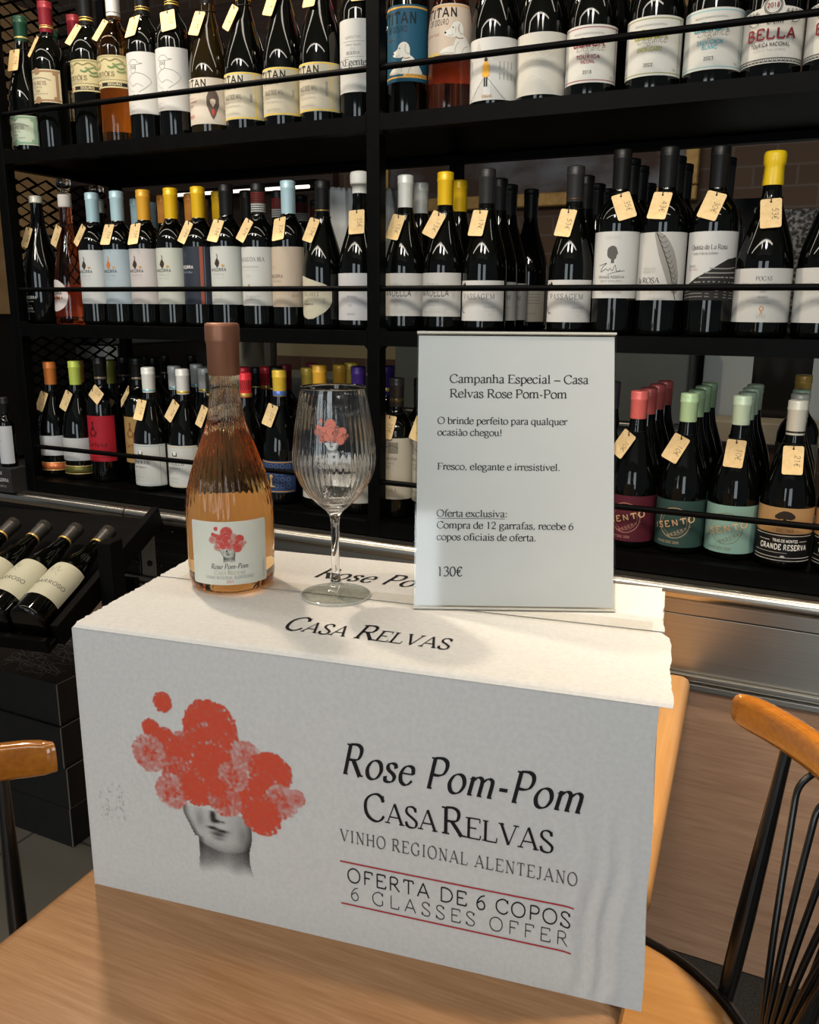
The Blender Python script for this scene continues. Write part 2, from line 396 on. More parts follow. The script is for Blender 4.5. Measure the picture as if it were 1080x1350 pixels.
def portrait(pitch=.00125):
    rnd = random.Random(3)
    pet = [[rnd.random() for _ in range(400)] for _ in POMS]
    red, blk = [], []
    n = int(.2/pitch)
    c45 = math.sqrt(.5)
    for i in range(-n, n):
        for j in range(-n, n):
            u = -.39 + (i-j)*pitch*c45; v = -.455 + (i+j)*pitch*c45
            if not (-.495 < u < -.295 and -.56 < v < -.36): continue
            d = 0; hit = False
            for k, (a, z, r, base) in enumerate(POMS):
                dx, dy = u-a, v-z; rho = math.hypot(dx, dy)/r
                if rho > 1.12: continue
                th = math.atan2(dy, dx)
                t_ = (th+PI)/(2*PI)
                edge = .93 + .07*pet[k][200+int(t_*26)] + .08*pet[k][240+int(t_*57)]
                if rho > edge: continue
                rg = int(rho*7 + .8*pet[k][300+int(t_*17)]); m = 6 + 5*rg
                q = pet[k][(rg*37 + int(t_*m)) % 200]; q2 = pet[k][(rg*53 + 90 + int(t_*m*2.3)) % 200]
                if base > .9: dd = base - (.50 if q > .72 and rho > .2 else 0)*(.3+.6*q2) - (.45*q2 if rho > .80 else 0)
                else: dd = base*(.35+.75*q) + (.32*q2 if rho < .45 else 0) + (.25 if q2 > .85 else 0) - .3*max(0, rho-.75)
                d = dd; hit = True
            if hit:
                d = max(.05, min(1, d)); red.append((u, v, pitch*.5*math.sqrt(d)*1.42))
                continue
            # face below the flowers, in millimetres about the chin
            x = (u+.3896)*1000; y = (v+.523)*1000
            if y < -30 or y > 42: continue
            lft = -45 + (34-min(34, max(y, -12)))*.50 if y > 3 else (-29.5 if y > -12 else -29.5-(-12-y)*.10)
            if 3 < y <= 10: lft = -29.5
            rgt = 30.5 if y > 20 else (27+(y-4)*.22 if y > 4 else (26.5 if y > -10 else 26.5 + (-10-y)*.25))
            if not (lft < x < rgt): continue
            jaw = -1.5 - 9*(1-((x+1)/30)**2) + 9
            e = min(x-lft, rgt-x)
            if y > jaw - 1 + 2*0:
                dk = .08 + .5*max(0, 1-e/7) + .18*max(0, 1-(y-jaw)/10)
                dk += .13*max(0, min(1, (x-2)/16))
            else:
                dk = .62 - .012*(jaw-y)*1.3 + .2*max(0, 1-e/8) - .18*math.exp(-((x-2)/10)**2)
                dk *= max(0, min(1, (y+30+4*math.sin(x*.2))/14))
            for (cx, cy, sx, sy, am) in ((-12, 36, 3.0, 6, .95), (-8.5, 31, 4.5, 1.8, .9), (-1, 31, 2.2, 1.2, .5), (-13, 22.6, 5.5, 1.5, .95), (-2, 20.8, 6.5, 1.4, .95), (-7, 16.6, 8, 2.4, .62), (-6, 11.5, 7, 1.8, .34), (-27, 30, 5, 9, .22), (21, 18, 5, 10, .18)):
                dk += am*math.exp(-((x-cx)/sx)**2-((y-cy)/sy)**2)
            dk = max(0, min(1, dk))
            if dk > .04: blk.append((u, v, pitch*.5*math.sqrt(dk)*1.3))
    return red, blk
def dots(L, mp, mb, mi, n=6):
    for (u, v, r) in L: mb.poly([mp(u+r*math.cos(2*PI*i/n), v+r*math.sin(2*PI*i/n)) for i in range(n)], mi)

# ---------------------------------------------------------------- wine bottles
mat('dark_glass', '#050604', .04, spec=.5)
mat('olive_glass', '#1b1405', .05, spec=.55)
mat('amber_wine', '#f5b25a', .03, trans=1, ior=1.36)
mat('rose_wine', '#ee8a60', .03, trans=1, ior=1.36)
mat('pink_wine', '#e08a6c', .03, trans=1, ior=1.36)
m = bpy.data.materials.new('back_label_paper'); m.use_nodes = True; MATS['back_label_paper'] = m
n, l = m.node_tree.nodes, m.node_tree.links
n.remove(n['Principled BSDF']); d_ = n.new('ShaderNodeBsdfDiffuse'); d_.inputs[0].default_value = lin('#efe9da')
t_ = n.new('ShaderNodeBsdfTranslucent'); t_.inputs[0].default_value = lin('#efe9da'); mx = n.new('ShaderNodeMixShader'); mx.inputs[0].default_value = .5
l.new(d_.outputs[0], mx.inputs[1]); l.new(t_.outputs[0], mx.inputs[2]); l.new(mx.outputs[0], n['Material Output'].inputs[0])
mat('clear_glass', '#ffffff', .02, trans=1, ior=1.45)
noisy('kraft_card', '#e6c48c', '#efd09c', (160, 160, 160), .8, spec=.2)
mat('elastic_cord', '#0b0b0b', .6)
def ink(c, rough=.6):
    if not c.startswith('#'): return MATS[c]
    return mat('ink_'+c[1:], c, rough, spec=.3)
def foil(c, rough=.38, metal=.15):
    v = lin(c); k = max(v[:3])
    if k > .3: v = tuple(min(.96, x/k*(k*.35+.62)) for x in v[:3]) + (1,)
    return mat('foil_'+c[1:], v, rough, metal, coat=.35 if k > .3 else 0)

def profile(shape, h, r, rn=.0132):
    if shape == 'bdx':
        q = [(.80, 0), (.93, .004), (.99, .012), (1, .03), (1, .595), (.985, .625), (.93, .655), (.84, .685), (.70, .712), (.56, .733)]
        p = [(a*r, b*h) for a, b in q] + [(rn*1.22, .757*h), (rn*1.03, .785*h), (rn, .82*h)]
    elif shape == 'bur':
        q = [(.78, 0), (.93, .005), (.99, .014), (1, .035), (1, .385), (.985, .425), (.945, .465), (.885, .505), (.80, .55), (.70, .595), (.60, .64), (.51, .68)]
        p = [(a*r, b*h) for a, b in q] + [(max(rn*1.28, r*.41), .725*h), (rn*1.12, .77*h), (rn*1.03, .81*h)]
    elif shape == 'spk':
        q = [(.78, 0), (.94, .006), (1, .03), (1, .36), (.97, .42), (.90, .48), (.78, .55), (.64, .62), (.52, .68)]
        p = [(a*r, b*h) for a, b in q] + [(rn*1.35, .74*h), (rn*1.15, .80*h), (rn*1.1, .84*h)]
    else:   # 'cone': widest at the base
        q = [(.9, 0), (1, .008), (1, .05), (.97, .2), (.90, .36), (.78, .48), (.62, .58), (.47, .66), (.38, .73)]
        p = [(a*r, b*h) for a, b in q] + [(rn*1.05, .80*h)]
    return p + [(rn, .90*h), (rn, .975*h)]
def rad_at(p, z):
    for (r0, z0), (r1, z1) in zip(p, p[1:]):
        if z0 <= z <= z1: return r0 + (r1-r0)*(z-z0)/max(z1-z0, 1e-9)
    return p[-1][0]
_mc = {}
def cached(key, fn):
    if key not in _mc: _mc[key] = fn()
    return _mc[key]
def link(name, me, parent):
    o = bpy.data.objects.new(name, me); C.objects.link(o); o.parent = parent
    return o
def cyl(R, rot=0, lift=.0):
    def f(u, z):
        a = u/R + rot
        return ((R+lift)*math.sin(a), -(R+lift)*math.cos(a), z)
    return f
def label_mesh(L, p):
    z0, z1, ha, col = L['z'][0]*.001, L['z'][1]*.001, math.radians(L.get('ha', 84)), L['col']
    R = rad_at(p, (z0+z1)/2)
    v_ = lin(col); mats = [mat('label_'+col[1:], tuple(x*.74 for x in v_[:3]) + (1,), .55, spec=.3)]; mb = MB()
    rot = math.radians(L.get('rot', 0))
    Rr = lambda z: rad_at(p, z)
    def at(u, z, lift):
        rr = Rr(z) + lift; a = u/R + rot
        return (rr*math.sin(a), -rr*math.cos(a), z)
    cut = L.get('cut')
    if cut:   # shaped label given as columns (u, low, high) in mm
        for (a, b) in zip(cut, cut[1:]):
            for k in range(3):
                t0, t1 = k/3, (k+1)/3
                ip = lambda t, i: (a[i] + (b[i]-a[i])*t)*.001
                mb.poly([at(ip(t0, 0), ip(t0, 1), .0004), at(ip(t1, 0), ip(t1, 1), .0004), at(ip(t1, 0), ip(t1, 2), .0004), at(ip(t0, 0), ip(t0, 2), .0004)], 0, True)
    elif L.get('show', 1):
        mb.grid(26, 10, lambda s, t: at((s*2-1)*ha*R, z0+(z1-z0)*t, .0004), 0)
    lim = ha*R
    for k, it in enumerate(L.get('items', ())):
        lift = .00048 + .00005*k
        c = it[6] if it[0] in 'TA' else (it[4] if it[0] == 'D' else it[-1])
        m = ink(c)
        if m not in mats: mats.append(m)
        mi = mats.index(m)
        t = it[0]; v = [x*.001 if isinstance(x, (int, float)) else x for x in it]
        if t == 'T':
            wd = it[7]*.001 if len(it) > 7 and it[7] else None
            ps = move(text(it[1], v[4], it[5], wd, 'c', 2), v[2], v[3])
        elif t == 'A': ps = move(text(it[1], v[4], it[5], None, 'c', 2, track=22), v[2], v[3], rot=math.radians(it[7]))
        elif t == 'V': ps = move(text(it[1], v[4], it[5], None, 'c', 2), v[2], v[3], rot=PI/2)
        elif t == 'R': ps = rect(v[1], v[2], v[3], v[4], max(1, int(abs(it[3]-it[1])/3)))
        elif t == 'D':
            e_ = it[5] if len(it) > 5 else 1; ps = []
            n = 10
            for q in range(n):
                c0, c1 = math.cos(PI*(1-q/n)), math.cos(PI*(1-(q+1)/n)); h0, h1 = math.sin(PI*q/n)*v[3]*e_, math.sin(PI*(q+1)/n)*v[3]*e_
                ps.append([(v[1]+c0*v[3], v[2]-h0), (v[1]+c1*v[3], v[2]-h1), (v[1]+c1*v[3], v[2]+h1), (v[1]+c0*v[3], v[2]+h0)])
        elif t == 'O': ps = ring(v[1], v[2], v[3], v[4])
        elif t == 'K': ps = stroke([(a*.001, b*.001) for a, b in it[1]], v[2])
        elif t == 'F':
            ps = []
            for a, b in zip(it[1], it[1][1:]):
                n = max(1, int((b[0]-a[0])/3))
                for q in range(n):
                    s0, s1 = q/n, (q+1)/n
                    g = lambda s, i: (a[i]+(b[i]-a[i])*s)*.001
                    ps.append([(g(s0, 0), g(s0, 1)), (g(s1, 0), g(s1, 1)), (g(s1, 0), g(s1, 2)), (g(s0, 0), g(s0, 2))])
        for q in ps:
            if all(abs(u) < lim for u, z in q): mb.poly([at(u, z, lift) for u, z in q], mi)
    return mb.mesh('front_label', mats)
def price_tag(root, p, h, price, az=0, turn=0, key=None):
    def make():
        zt = h - .076; L = .046
        r1 = rad_at(p, zt) + .0045; r0 = rad_at(p, zt-.043) + .0045
        a = math.radians(az); er = Vector((math.sin(a), -math.cos(a), 0)); et = Vector((math.cos(a), math.sin(a), 0)); ez = Vector((0, 0, 1))
        up = (er*(r1-r0) + ez*.043).normalized(); nr = (er*.043 - ez*(r1-r0)).normalized()
        top = er*r1 + ez*zt
        tr = math.radians(turn); ct, s_t = math.cos(tr), math.sin(tr)
        def mp(u, v, n=0):   # u across, v up from the hole, turned about the hole
            uu, vv = ct*u + s_t*v, -s_t*u + ct*v
            return top + et*uu + up*vv + nr*n
        w2, lo, hi, c = .0152, -.041, .005, .003
        out = []
        for cx, cy_, a0 in ((w2-c, hi-c, 0), (-w2+c, hi-c, 90), (-w2+c, lo+c, 180), (w2-c, lo+c, 270)):
            for k in range(4):
                t = math.radians(a0 + 30*k); out.append((cx + c*math.cos(t), cy_ + c*math.sin(t)))
        mb = MB()
        mb.poly([mp(u, v, .0008) for u, v in out]); mb.poly([mp(u, v, 0) for u, v in out][::-1])
        for (q, r) in zip(out, out[1:]+out[:1]): mb.poly([mp(*q, 0), mp(*r, 0), mp(*r, .0008), mp(*q, .0008)])
        for pl in move(text(price, .0085, 'h', None, 'c', 3), .003, -.019, rot=-PI/2): mb.poly([mp(u-.001, v, .00095) for u, v in pl], 1)
        for pl in disc(0, 0, .0016, 10): mb.poly([mp(u, v, .0010) for u, v in pl], 2)
        ms = MB()
        zr = zt + .008; rr = rad_at(p, zr) + .0014
        ms.tube([(rr*math.cos(t*PI/10), rr*math.sin(t*PI/10), zr + .002*math.sin(t*PI/10)) for t in range(20)], .0007, 6, 0, True)
        f = er*rr*1.04 + ez*zr
        ms.tube([f, f*.5 + mp(0, .002, .003)*.5 + nr*.003, mp(0, 0, .0016)], .0007, 6)
        return mb.mesh('price_tag', [MATS['kraft_card'], ink('#4a4038'), ink('#0b0b0b')]), ms.mesh('tag_string', [MATS['elastic_cord']])
    a, b = make()
    t = link('price_tag', a, root); link('tag_string', b, t)
def capsule(root, h, rn, col, ln, kind='foil', bands=()):
    def make():
        mb = MB(); r = rn + .0010
        if kind == 'wax':
            mb.lathe([(r+.001, h-ln), (r+.0014, h-ln+.004), (r+.0004, h-ln*.6), (r+.0004, h-.022), (r+.0024, h-.018), (r+.0026, h-.006), (r+.001, h-.001), (r*.7, h), (0, h)], 28, 0, True, lambda z, a: .0005*math.sin(5*a)*(1 if z < h-.02 else .5))
            return mb.mesh('wax_seal', [foil(col, .45, 0)])
        if kind == 'crown':
            mb.lathe([(r+.0005, h-ln), (r+.001, h-ln*.55), (r+.0026, h-.026), (r+.0042, h-.021), (r+.0044, h-.007), (r+.003, h-.002), (r*.7, h), (0, h)], 28)
            return mb.mesh('capsule', [foil(col, .5, 0)])
        mats = [foil(col)]
        mb.lathe([(r-.0004, h-ln), (r, h-ln+.001), (r+.0003, h-.017), (r+.0011, h-.0155), (r+.0012, h-.013), (r+.0007, h-.0122), (r+.0009, h-.004), (r+.0006, h-.0015), (r*.75, h), (0, h)], 28)
        for b0, b1, bc in bands:   # printed rings
            mats.append(foil(bc, .3, .5)); rr = r + .0003
            mb.lathe([(rr, h-ln+b0), (rr+.0002, h-ln+b0+.0004), (rr+.0002, h-ln+b1-.0004), (rr, h-ln+b1)], 28, len(mats)-1)
        if kind == 'chev':
            mats += [ink('#8e2f28'), ink('#e9e6df')]; rr = r + .0006
            f = cyl(rr)
            for row in range(9):
                z = h - ln + .004 + row*.0043; mi = 2 if row < 4 else 1
                n = 24; w_ = 2*PI*rr/n
                for i in range(n):
                    u = i*w_
                    for s in (0, 1):
                        u0, u1 = u + s*w_/2, u + (s+1)*w_/2; za, zb = (z, z+.0022) if s == 0 else (z+.0022, z)
                        mb.poly([f(u0, za), f(u1, zb), f(u1, zb+.0017), f(u0, za+.0017)], mi)
        if kind == 'print':
            mats += [ink('#1b1412')]; f = cyl(r+.0006)
            for k in range(9):
                a0 = -1.2 + .3*k
                mb.polys(stroke([((a0-.08)*r, h-ln+.016), ((a0+.08)*r, h-ln+.024), ((a0-.06)*r, h-ln+.032), ((a0+.07)*r, h-ln+.040)], .0012), f, len(mats)-1)
        return mb.mesh('capsule', mats)
    me = cached(('cap', round(h, 4), rn, col, ln, kind, tuple(bands)), make)
    link('wax_seal' if kind == 'wax' else 'capsule', me, root)
def bottle(x, y, z, shape, h, r, glass, cap, label, cat='bottle', group=None, lab=None, tg=None, bands=(), body_bands=(), rn=.0132, extra_lab=None, name='wine_bottle', ribs=False, blab=None):
    root = thing(name, label, cat, (x, y, z), group=group)
    p = profile(shape, h, r, rn)
    def make():
        mb = MB()
        fl = (lambda zz, a: -.0009*(1+math.cos(36*a))/2 if .002 < zz < .026 else 0) if ribs else None
        if glass in ('amber_wine', 'rose_wine', 'pink_wine'):
            pp = p[:3] + [(r*.5, .001)][:0] + p[3:]
            mb.lathe(pp, 36)
        else: mb.lathe(p, 144 if ribs else 32, 0, True, fl)
        return mb.mesh('glass_body', [MATS[glass]])
    link('glass_body', cached(('g', shape, round(h, 4), r, glass, rn, ribs), make), root)
    if cap:
        if cap[0] == 'stopper':
            mb = MB(); mb.lathe([(rn*.8, h-.012), (rn*1.05, h-.004), (rn*1.0, h), (rn*.55, h+.003), (rn*.55, h+.008), (rn*1.15, h+.012), (rn*1.25, h+.026), (rn*1.1, h+.030), (0, h+.0305)], 24)
            mb.build('glass_stopper', MATS['clear_glass'], root)
            mb = MB(); mb.lathe([(rn+.0006, h-.030), (rn+.0014, h-.029), (rn+.0014, h-.004), (rn+.0006, h-.003)], 24)
            f = cyl(rn+.0015)
            mb.polys(rect(-.012, h-.026, .030, h-.008, 10), f)
            mb.build('paper_seal', ink('#e9e2d6'), root)
        else: capsule(root, h, rn, cap[0], cap[1], cap[2] if len(cap) > 2 else 'foil', bands)
    if lab: link('front_label', label_mesh(lab, p), root)
    if extra_lab: link('lower_label', label_mesh(extra_lab, p), root)
    for b0, b1, c in body_bands:
        mb = MB(); rr = r + .0005
        mb.lathe([(rr-.0004, b0), (rr, b0+.0004), (rr, b1-.0004), (rr-.0004, b1)], 32)
        mb.build('foil_band', foil(c, .35, .5), root)
    if blab:
        z0, z1 = blab
        mb = MB(); R_ = lambda z: rad_at(p, z) + .0004
        mb.grid(28, 6, lambda s, q: (R_(z0+(z1-z0)*q)*math.sin((s*2-1)*1.4), R_(z0+(z1-z0)*q)*math.cos((s*2-1)*1.4), z0+(z1-z0)*q))
        mb.build('back_label', MATS['back_label_paper'], root)
    if tg: price_tag(root, p, h, *tg)
    return root

K, G, RD, GO, W, LG = '#1d1b19', '#6f6c66', '#a8322e', '#b48a4c', '#e9e7e2', '#a9a69f'
ZT, ZM, ZB = .3275, -.0425, -.4065
Y0, D = 1.50, 'dark_glass'
BK, BW = '#1c1b1a', '#d9d8d2'

# ---------------------------------------------------------------- the room
FL = -H
m_tile = mat('floor_tile', '#6a675f', .35)
n, l, b = nodes(m_tile)
tc = n.new('ShaderNodeTexCoord'); br = n.new('ShaderNodeTexBrick')
br.offset = 0; br.inputs['Scale'].default_value = 1; br.inputs['Brick Width'].default_value = .3; br.inputs['Row Height'].default_value = .3; br.inputs['Mortar Size'].default_value = .004
br.inputs['Color1'].default_value = lin('#706b61'); br.inputs['Color2'].default_value = lin('#6a655b'); br.inputs['Mortar'].default_value = lin('#4a4742')
l.new(tc.outputs['Object'], br.inputs['Vector']); l.new(br.outputs['Color'], b.inputs['Base Color'])
m_brick = mat('dark_brick', '#4a3329', .7)
n, l, b = nodes(m_brick)
tc = n.new('ShaderNodeTexCoord'); mp = n.new('ShaderNodeMapping'); mp.inputs['Rotation'].default_value = (PI/2, 0, 0)
br = n.new('ShaderNodeTexBrick'); br.inputs['Scale'].default_value = 1; br.inputs['Brick Width'].default_value = .135; br.inputs['Row Height'].default_value = .066; br.inputs['Mortar Size'].default_value = .004
br.inputs['Color1'].default_value = lin('#54402f'); br.inputs['Color2'].default_value = lin('#4c372b'); br.inputs['Mortar'].default_value = lin('#5c5048')
l.new(tc.outputs['Object'], mp.inputs[0]); l.new(mp.outputs[0], br.inputs['Vector']); l.new(br.outputs['Color'], b.inputs['Base Color'])
mb = MB(); mb.box(-4.5, -2.4, FL-.05, 2.6, 3.3, FL); struct(mb, 'floor', m_tile)
mb = MB(); mb.box(-4.5, 3.2, FL, 2.6, 3.3, 1.6); struct(mb, 'wall_back', m_brick)
mb = MB(); mb.box(-4.5, -2.4, 1.55, 2.6, 3.3, 1.6); struct(mb, 'ceiling', mat('ceiling_paint', '#b9b2a6', .8))

STEEL = noisy('brushed_steel', '#aaa69e', '#b3afa7', (2, 60, 400), .33, metal=1, detail=3)
DARKSTEEL = noisy('dark_steel', '#3a3834', '#4a4843', (2, 60, 200), .32, metal=1)
BLACK = noisy('black_paint', '#040404', '#060606', (40, 40, 40), .45, spec=.06)
m_panel = wood('panel_wood', '#b48f74', '#a27d63', '#c29d80', 'x', .45, 0, 1.1)
# bar counter under the shelf
t = thing('bar_counter', 'bar counter with steel nosing and brown wood front that carries the bottle shelf', 'counter', (0, 0, 0))
mb = MB(); mb.box(-3.2, 1.40, -.462, 1.6, 2.02, -.4365); mb.build('counter_top', STEEL, t)
mb = MB()
for x0, x1 in ((-3.2, -1.3645), (-1.3610, 1.6)):
    mb.tube([(x0, 1.400, -.4510), (x1, 1.400, -.4510)], .0148, 20)
mb.build('nosing', noisy('polished_steel', '#c2bdb2', '#c9c4ba', (2, 60, 60), .25, metal=1, detail=2), t)
mb = MB(); mb.box(-1.359, 1.428, -.604, 1.6, 1.452, -.501); mb.build('steel_fascia', STEEL, t, bevel=.0012)
mb = MB(); mb.box(-1.359, 1.4265, -.4995, 1.6, 1.452, -.4625); mb.build('upper_fascia', STEEL, t, bevel=.0012)
mb = MB(); mb.box(-3.2, 1.428, -.604, -1.3625, 1.452, -.4625); mb.build('steel_fascia', DARKSTEEL, t, bevel=.002)
mb = MB()
mb.box(-3.2, 1.418, -.612, 1.6, 1.45, -.604); mb.box(-3.2, 1.430, -.621, 1.6, 1.45, -.612); mb.box(-3.2, 1.422, -.632, 1.6, 1.45, -.621)
mb.build('trim_strip', STEEL, t, bevel=.0015)
mb = MB(); mb.box(-3.2, 1.43, -1.155, 1.6, 2.0, -.632); mb.build('wood_front', m_panel, t)
mb = MB(); mb.box(-3.2, 1.47, FL, 1.6, 1.98, -1.155); mb.build('plinth', BLACK, t)
mb = MB(); mb.box(-1.312, 1.424, -.603, -1.21, 1.429, -.466); mb.build('bolt_plate', DARKSTEEL, t)
for x in (-1.375, -1.335, -1.300, -1.262):
    for z in (-.488, -.572):
        mb = MB(); mb.lathe([(.007, 0), (.007, .002), (.004, .004), (0, .0042)], 14)
        o = mb.build('bolt', DARKSTEEL, t, loc=(x, 1.4245 if x > -1.312 else 1.4282, z)); o.rotation_euler = (PI/2, 0, 0)
# floor mat in front of the counter
t = noisy('mat_pile', '#0f0f0f', '#2a2a29', (300, 300, 300), .95, bump=.6)
mb = MB(); mb.box(-.75, .75, FL, 1.2, 1.465, FL+.008)
tag(mb.build('floor_mat', t, loc=(0, 0, H), bevel=.002), 'black speckled mat on the floor along the counter', 'mat')

# bottle shelf
sh = thing('bottle_shelf', 'black steel open shelf unit with mesh side, filled with wine bottles', 'shelf', (0, 0, 0))
YF, YB = 1.42, 1.82
TB = .0265
for nm, (x0, x1) in (('post', (-1.6975, -1.669)), ('post', (-.7655, -.739)), ('post', (.164, .1905))):
    mb = MB(); mb.box(x0, YF, -.4362, x1, YF+.027, .74); mb.build(nm, BLACK, sh, bevel=.002)
for x0, x1 in ((-1.735, -1.71), (-.7655, -.739), (.164, .1905)):
    mb = MB(); mb.box(x0, YB-.025, -.4362, x1, YB, .74); mb.build('rear_post', BLACK, sh, bevel=.002)
for zt in (.327, -.043, -.407):
    zz = zt - TB
    for x0, x1 in ((-1.669, -.7655), (-.739, .164)):
        mb = MB()
        mb.box(x0, YF+.0005, zz, x1, YF+.025, zt)
        for xx, s in ((x0, 1), (x1, -1)):     # small weld fillets in the corners
            for up in (zz, zt):
                if up == zz and zt < -.4: continue
                k = -1 if up == zz else 1
                P3 = [(xx, YF+.002, up), (xx + s*.007, YF+.002, up), (xx, YF+.002, up + k*.007)]
                Q3 = [(a, YF+.022, c) for a, _, c in P3]
                mb.poly(P3 if s*k < 0 else P3[::-1]); mb.poly(Q3[::-1] if s*k < 0 else Q3)
                mb.poly([P3[1], Q3[1], Q3[2], P3[2]])
        mb.build('front_bar', BLACK, sh)
    mb = MB(); mb.box(-1.71, YB-.0245, zz, .164, YB-.0005, zt); mb.build('rear_bar', BLACK, sh)
    mb = MB(); mb.box(-1.734, YF+.0255, zt-.012, .19, YB-.025, zt); mb.build('shelf_board', BLACK, sh)
    mb = MB(); mb.box(-1.735, YF+.028, zz, -1.711, YB-.025, zt-.0125); mb.build('side_bar', BLACK, sh)
    for x0, x1 in ((-1.669, -.7655), (-.739, .164)):
        mb = MB(); zr = {.327: .403, -.043: .0335, -.407: -.327}[zt]
        mb.tube([(x0-.004, YF+.009, zr), (x1+.004, YF+.009, zr)], .0052, 12); mb.build('guard_rail', BLACK, sh)
# expanded metal side
def mesh_panel(z0, z1):
    mb = MB(); dy, dz = .054, .0255; w_ = .0048
    y0, y1 = YF+.026, YB-.024
    ny, nz = int((y1-y0)/dy)+1, int((z1-z0)/dz)+1
    for i in range(ny):
        for j in range(nz):
            c = (y0 + (i+.5)*dy, z0 + (j+.5)*dz)
            d = [(c[0]-dy/2, c[1]), (c[0], c[1]+dz/2), (c[0]+dy/2, c[1]), (c[0], c[1]-dz/2)]
            for p, q in zip(d, d[1:]+d[:1]):
                if max(p[0], q[0]) > y1 or max(p[1], q[1]) > z1: continue
                vy, vz = q[0]-p[0], q[1]-p[1]; L = math.hypot(vy, vz); ny_, nz_ = -vz/L*w_/2, vy/L*w_/2
                A = [(-1.7215, p[0]+ny_, p[1]+nz_), (-1.7215, q[0]+ny_, q[1]+nz_), (-1.7245, q[0]-ny_, q[1]-nz_), (-1.7245, p[0]-ny_, p[1]-nz_)]
                mb.poly(A); mb.poly([(x+.0012, y, z) for x, y, z in A][::-1])
    return mb
for z0, z1 in ((-.407, -.0695), (-.043, .3005), (.327, .70)):
    mesh_panel(z0, z1).build('mesh_panel', BLACK, sh)

# ---------------------------------------------------------------- things standing in the room behind the shelf
mb = MB()
t = thing('framed_picture', 'brown and pale landscape picture in a gold frame on the brick wall', 'picture', (-1.04, 3.198, .36))
for (x0, z0, x1, z1) in ((-.62, 0, .60, .05), (-.62, .60, .60, .65), (-.62, .05, -.57, .60), (.55, .05, .60, .60)):
    mb.box(x0, -.03, z0, x1, 0, z1)
mb.build('frame', noisy('old_gold', '#86693a', '#a08350', (30, 30, 30), .4, metal=.5), t, bevel=.006)
mb = MB(); mb.box(-.57, -.012, .05, .55, -.004, .60); mb.build('canvas', noisy('painted_canvas', '#3a241a', '#7d8794', (3, 3, 5), .6, detail=5, lo=.42, hi=.66), t)
m_dkwood = wood('dark_boards', '#3f2e25', '#2f221b', '#4c382c', 'x', .55, 0, .5)
mb = MB(); mb.box(-3.9, 3.15, .25, -1.85, 3.198, 1.2); o = mb.build('wall_cladding', m_dkwood, loc=(0, 0, H)); tag(o, 'dark brown boarding on the wall behind the left bay of the shelf', 'wall panel')
t = thing('tube_lamp', 'slim white tube lamp on the dark boarding, seen between capsules', 'lamp', (-2.2, 3.0, .46), rz=-.12)
m_em = mat('lit_tube', '#fff4e0', .5); m_em.node_tree.nodes['Principled BSDF'].inputs['Emission Color'].default_value = lin('#fff1dc'); m_em.node_tree.nodes['Principled BSDF'].inputs['Emission Strength'].default_value = 1.6
mb = MB(); mb.tube([(-.42, 0, 0), (.36, 0, -.012)], .0065, 12); mb.build('glowing_tube', m_em, t)
mb = MB(); mb.box(-.45, .012, -.014, .38, .09, .016); mb.build('lamp_housing', BLACK, t)
FR = noisy('grey_enamel', '#565b59', '#60655f', (3, 3, 3), .4)
t = thing('steel_fridge', 'grey two door under counter fridge behind the white notice', 'fridge', (-.80, 2.6, -.95))
mb = MB(); mb.box(-.50, .02, 0, .46, .55, .90); mb.build('cabinet', FR, t, bevel=.006)
mb = MB(); mb.box(-.495, 0, .62, .455, .02, .895); mb.build('upper_door', FR, t, bevel=.004)
mb = MB(); mb.box(-.495, 0, .02, .455, .02, .605); mb.build('lower_door', FR, t, bevel=.004)
mb = MB(); mb.box(-.45, -.02, .606, .42, .0, .618); mb.build('handle', STEEL, t, bevel=.003)
mb = MB(); mb.box(-.05, -.003, .54, .02, 0, .575); mb.build('badge', ink('#c9cbc8'), t)
WH = mat('white_enamel', '#b9c2c2', .4)
t = thing('glass_cabinet', 'pale grey cabinet with a dark glass door and a hanging sheet of paper', 'cabinet', (-.16, 2.72, -.75))
mb = MB(); mb.box(-.16, .02, 0, .38, .5, 1.0); mb.build('cabinet', WH, t)
for (x0, z0, x1, z1) in ((-.155, .005, -.02, .995), (.14, .005, .375, .995), (-.02, .005, .14, .43), (-.02, .85, .14, .995)):
    mb = MB(); mb.box(x0, 0, z0, x1, .02, z1); mb.build('door_frame', WH, t)
mb = MB(); mb.box(-.02, .012, .43, .14, .018, .85); mb.build('glass_door', mat('dark_pane', '#23221f', .1), t)
mb = MB(); mb.grid(8, 8, lambda s, r: (.0+.13*s, .004-.02*math.sin(PI*r)*.2, .74+.10*r - .12*(1-abs(s-.55)*1.6)*(1-r))); mb.build('paper_sheet', ink('#c5c9cc'), t)
mb = MB(); mb.box(-.008, .004, .68, .04, .010, .72); mb.build('sticker', ink('#a3a56a'), t)
t = thing('back_bench', 'cream topped work bench behind the shelf, seen between the capsules', 'bench', (-.1, 2.55, -1.165))
mb = MB(); mb.box(-.2, 0, .80, .9, .14, .86); mb.build('bench_top', noisy('cream_stone', '#b3a48a', '#bfb197', (20, 20, 20), .5), t, bevel=.004)
mb = MB(); mb.box(-.18, .03, 0, .88, .13, .80); mb.build('brick_front', m_brick, t)
t = thing('bottle_cooler', 'dark grey back bar unit with taps behind the left bay of the shelf', 'cooler', (-2.30, 2.72, -1.165))
mb = MB(); mb.box(-.62, 0, 0, .42, .4, 1.15); mb.build('cabinet', noisy('grey_back', '#45443f', '#514f49', (4, 4, 4), .55), t)
for x in (-.35, -.22, .0, .14):
    mb = MB(); mb.lathe([(.012, 0), (.03, .02), (.034, .06), (.030, .07), (.005, .10), (.004, .13), (.03, .132)], 18); mb.build('hanging_glass', MATS['clear_glass'], t, loc=(x, -.06, .98))
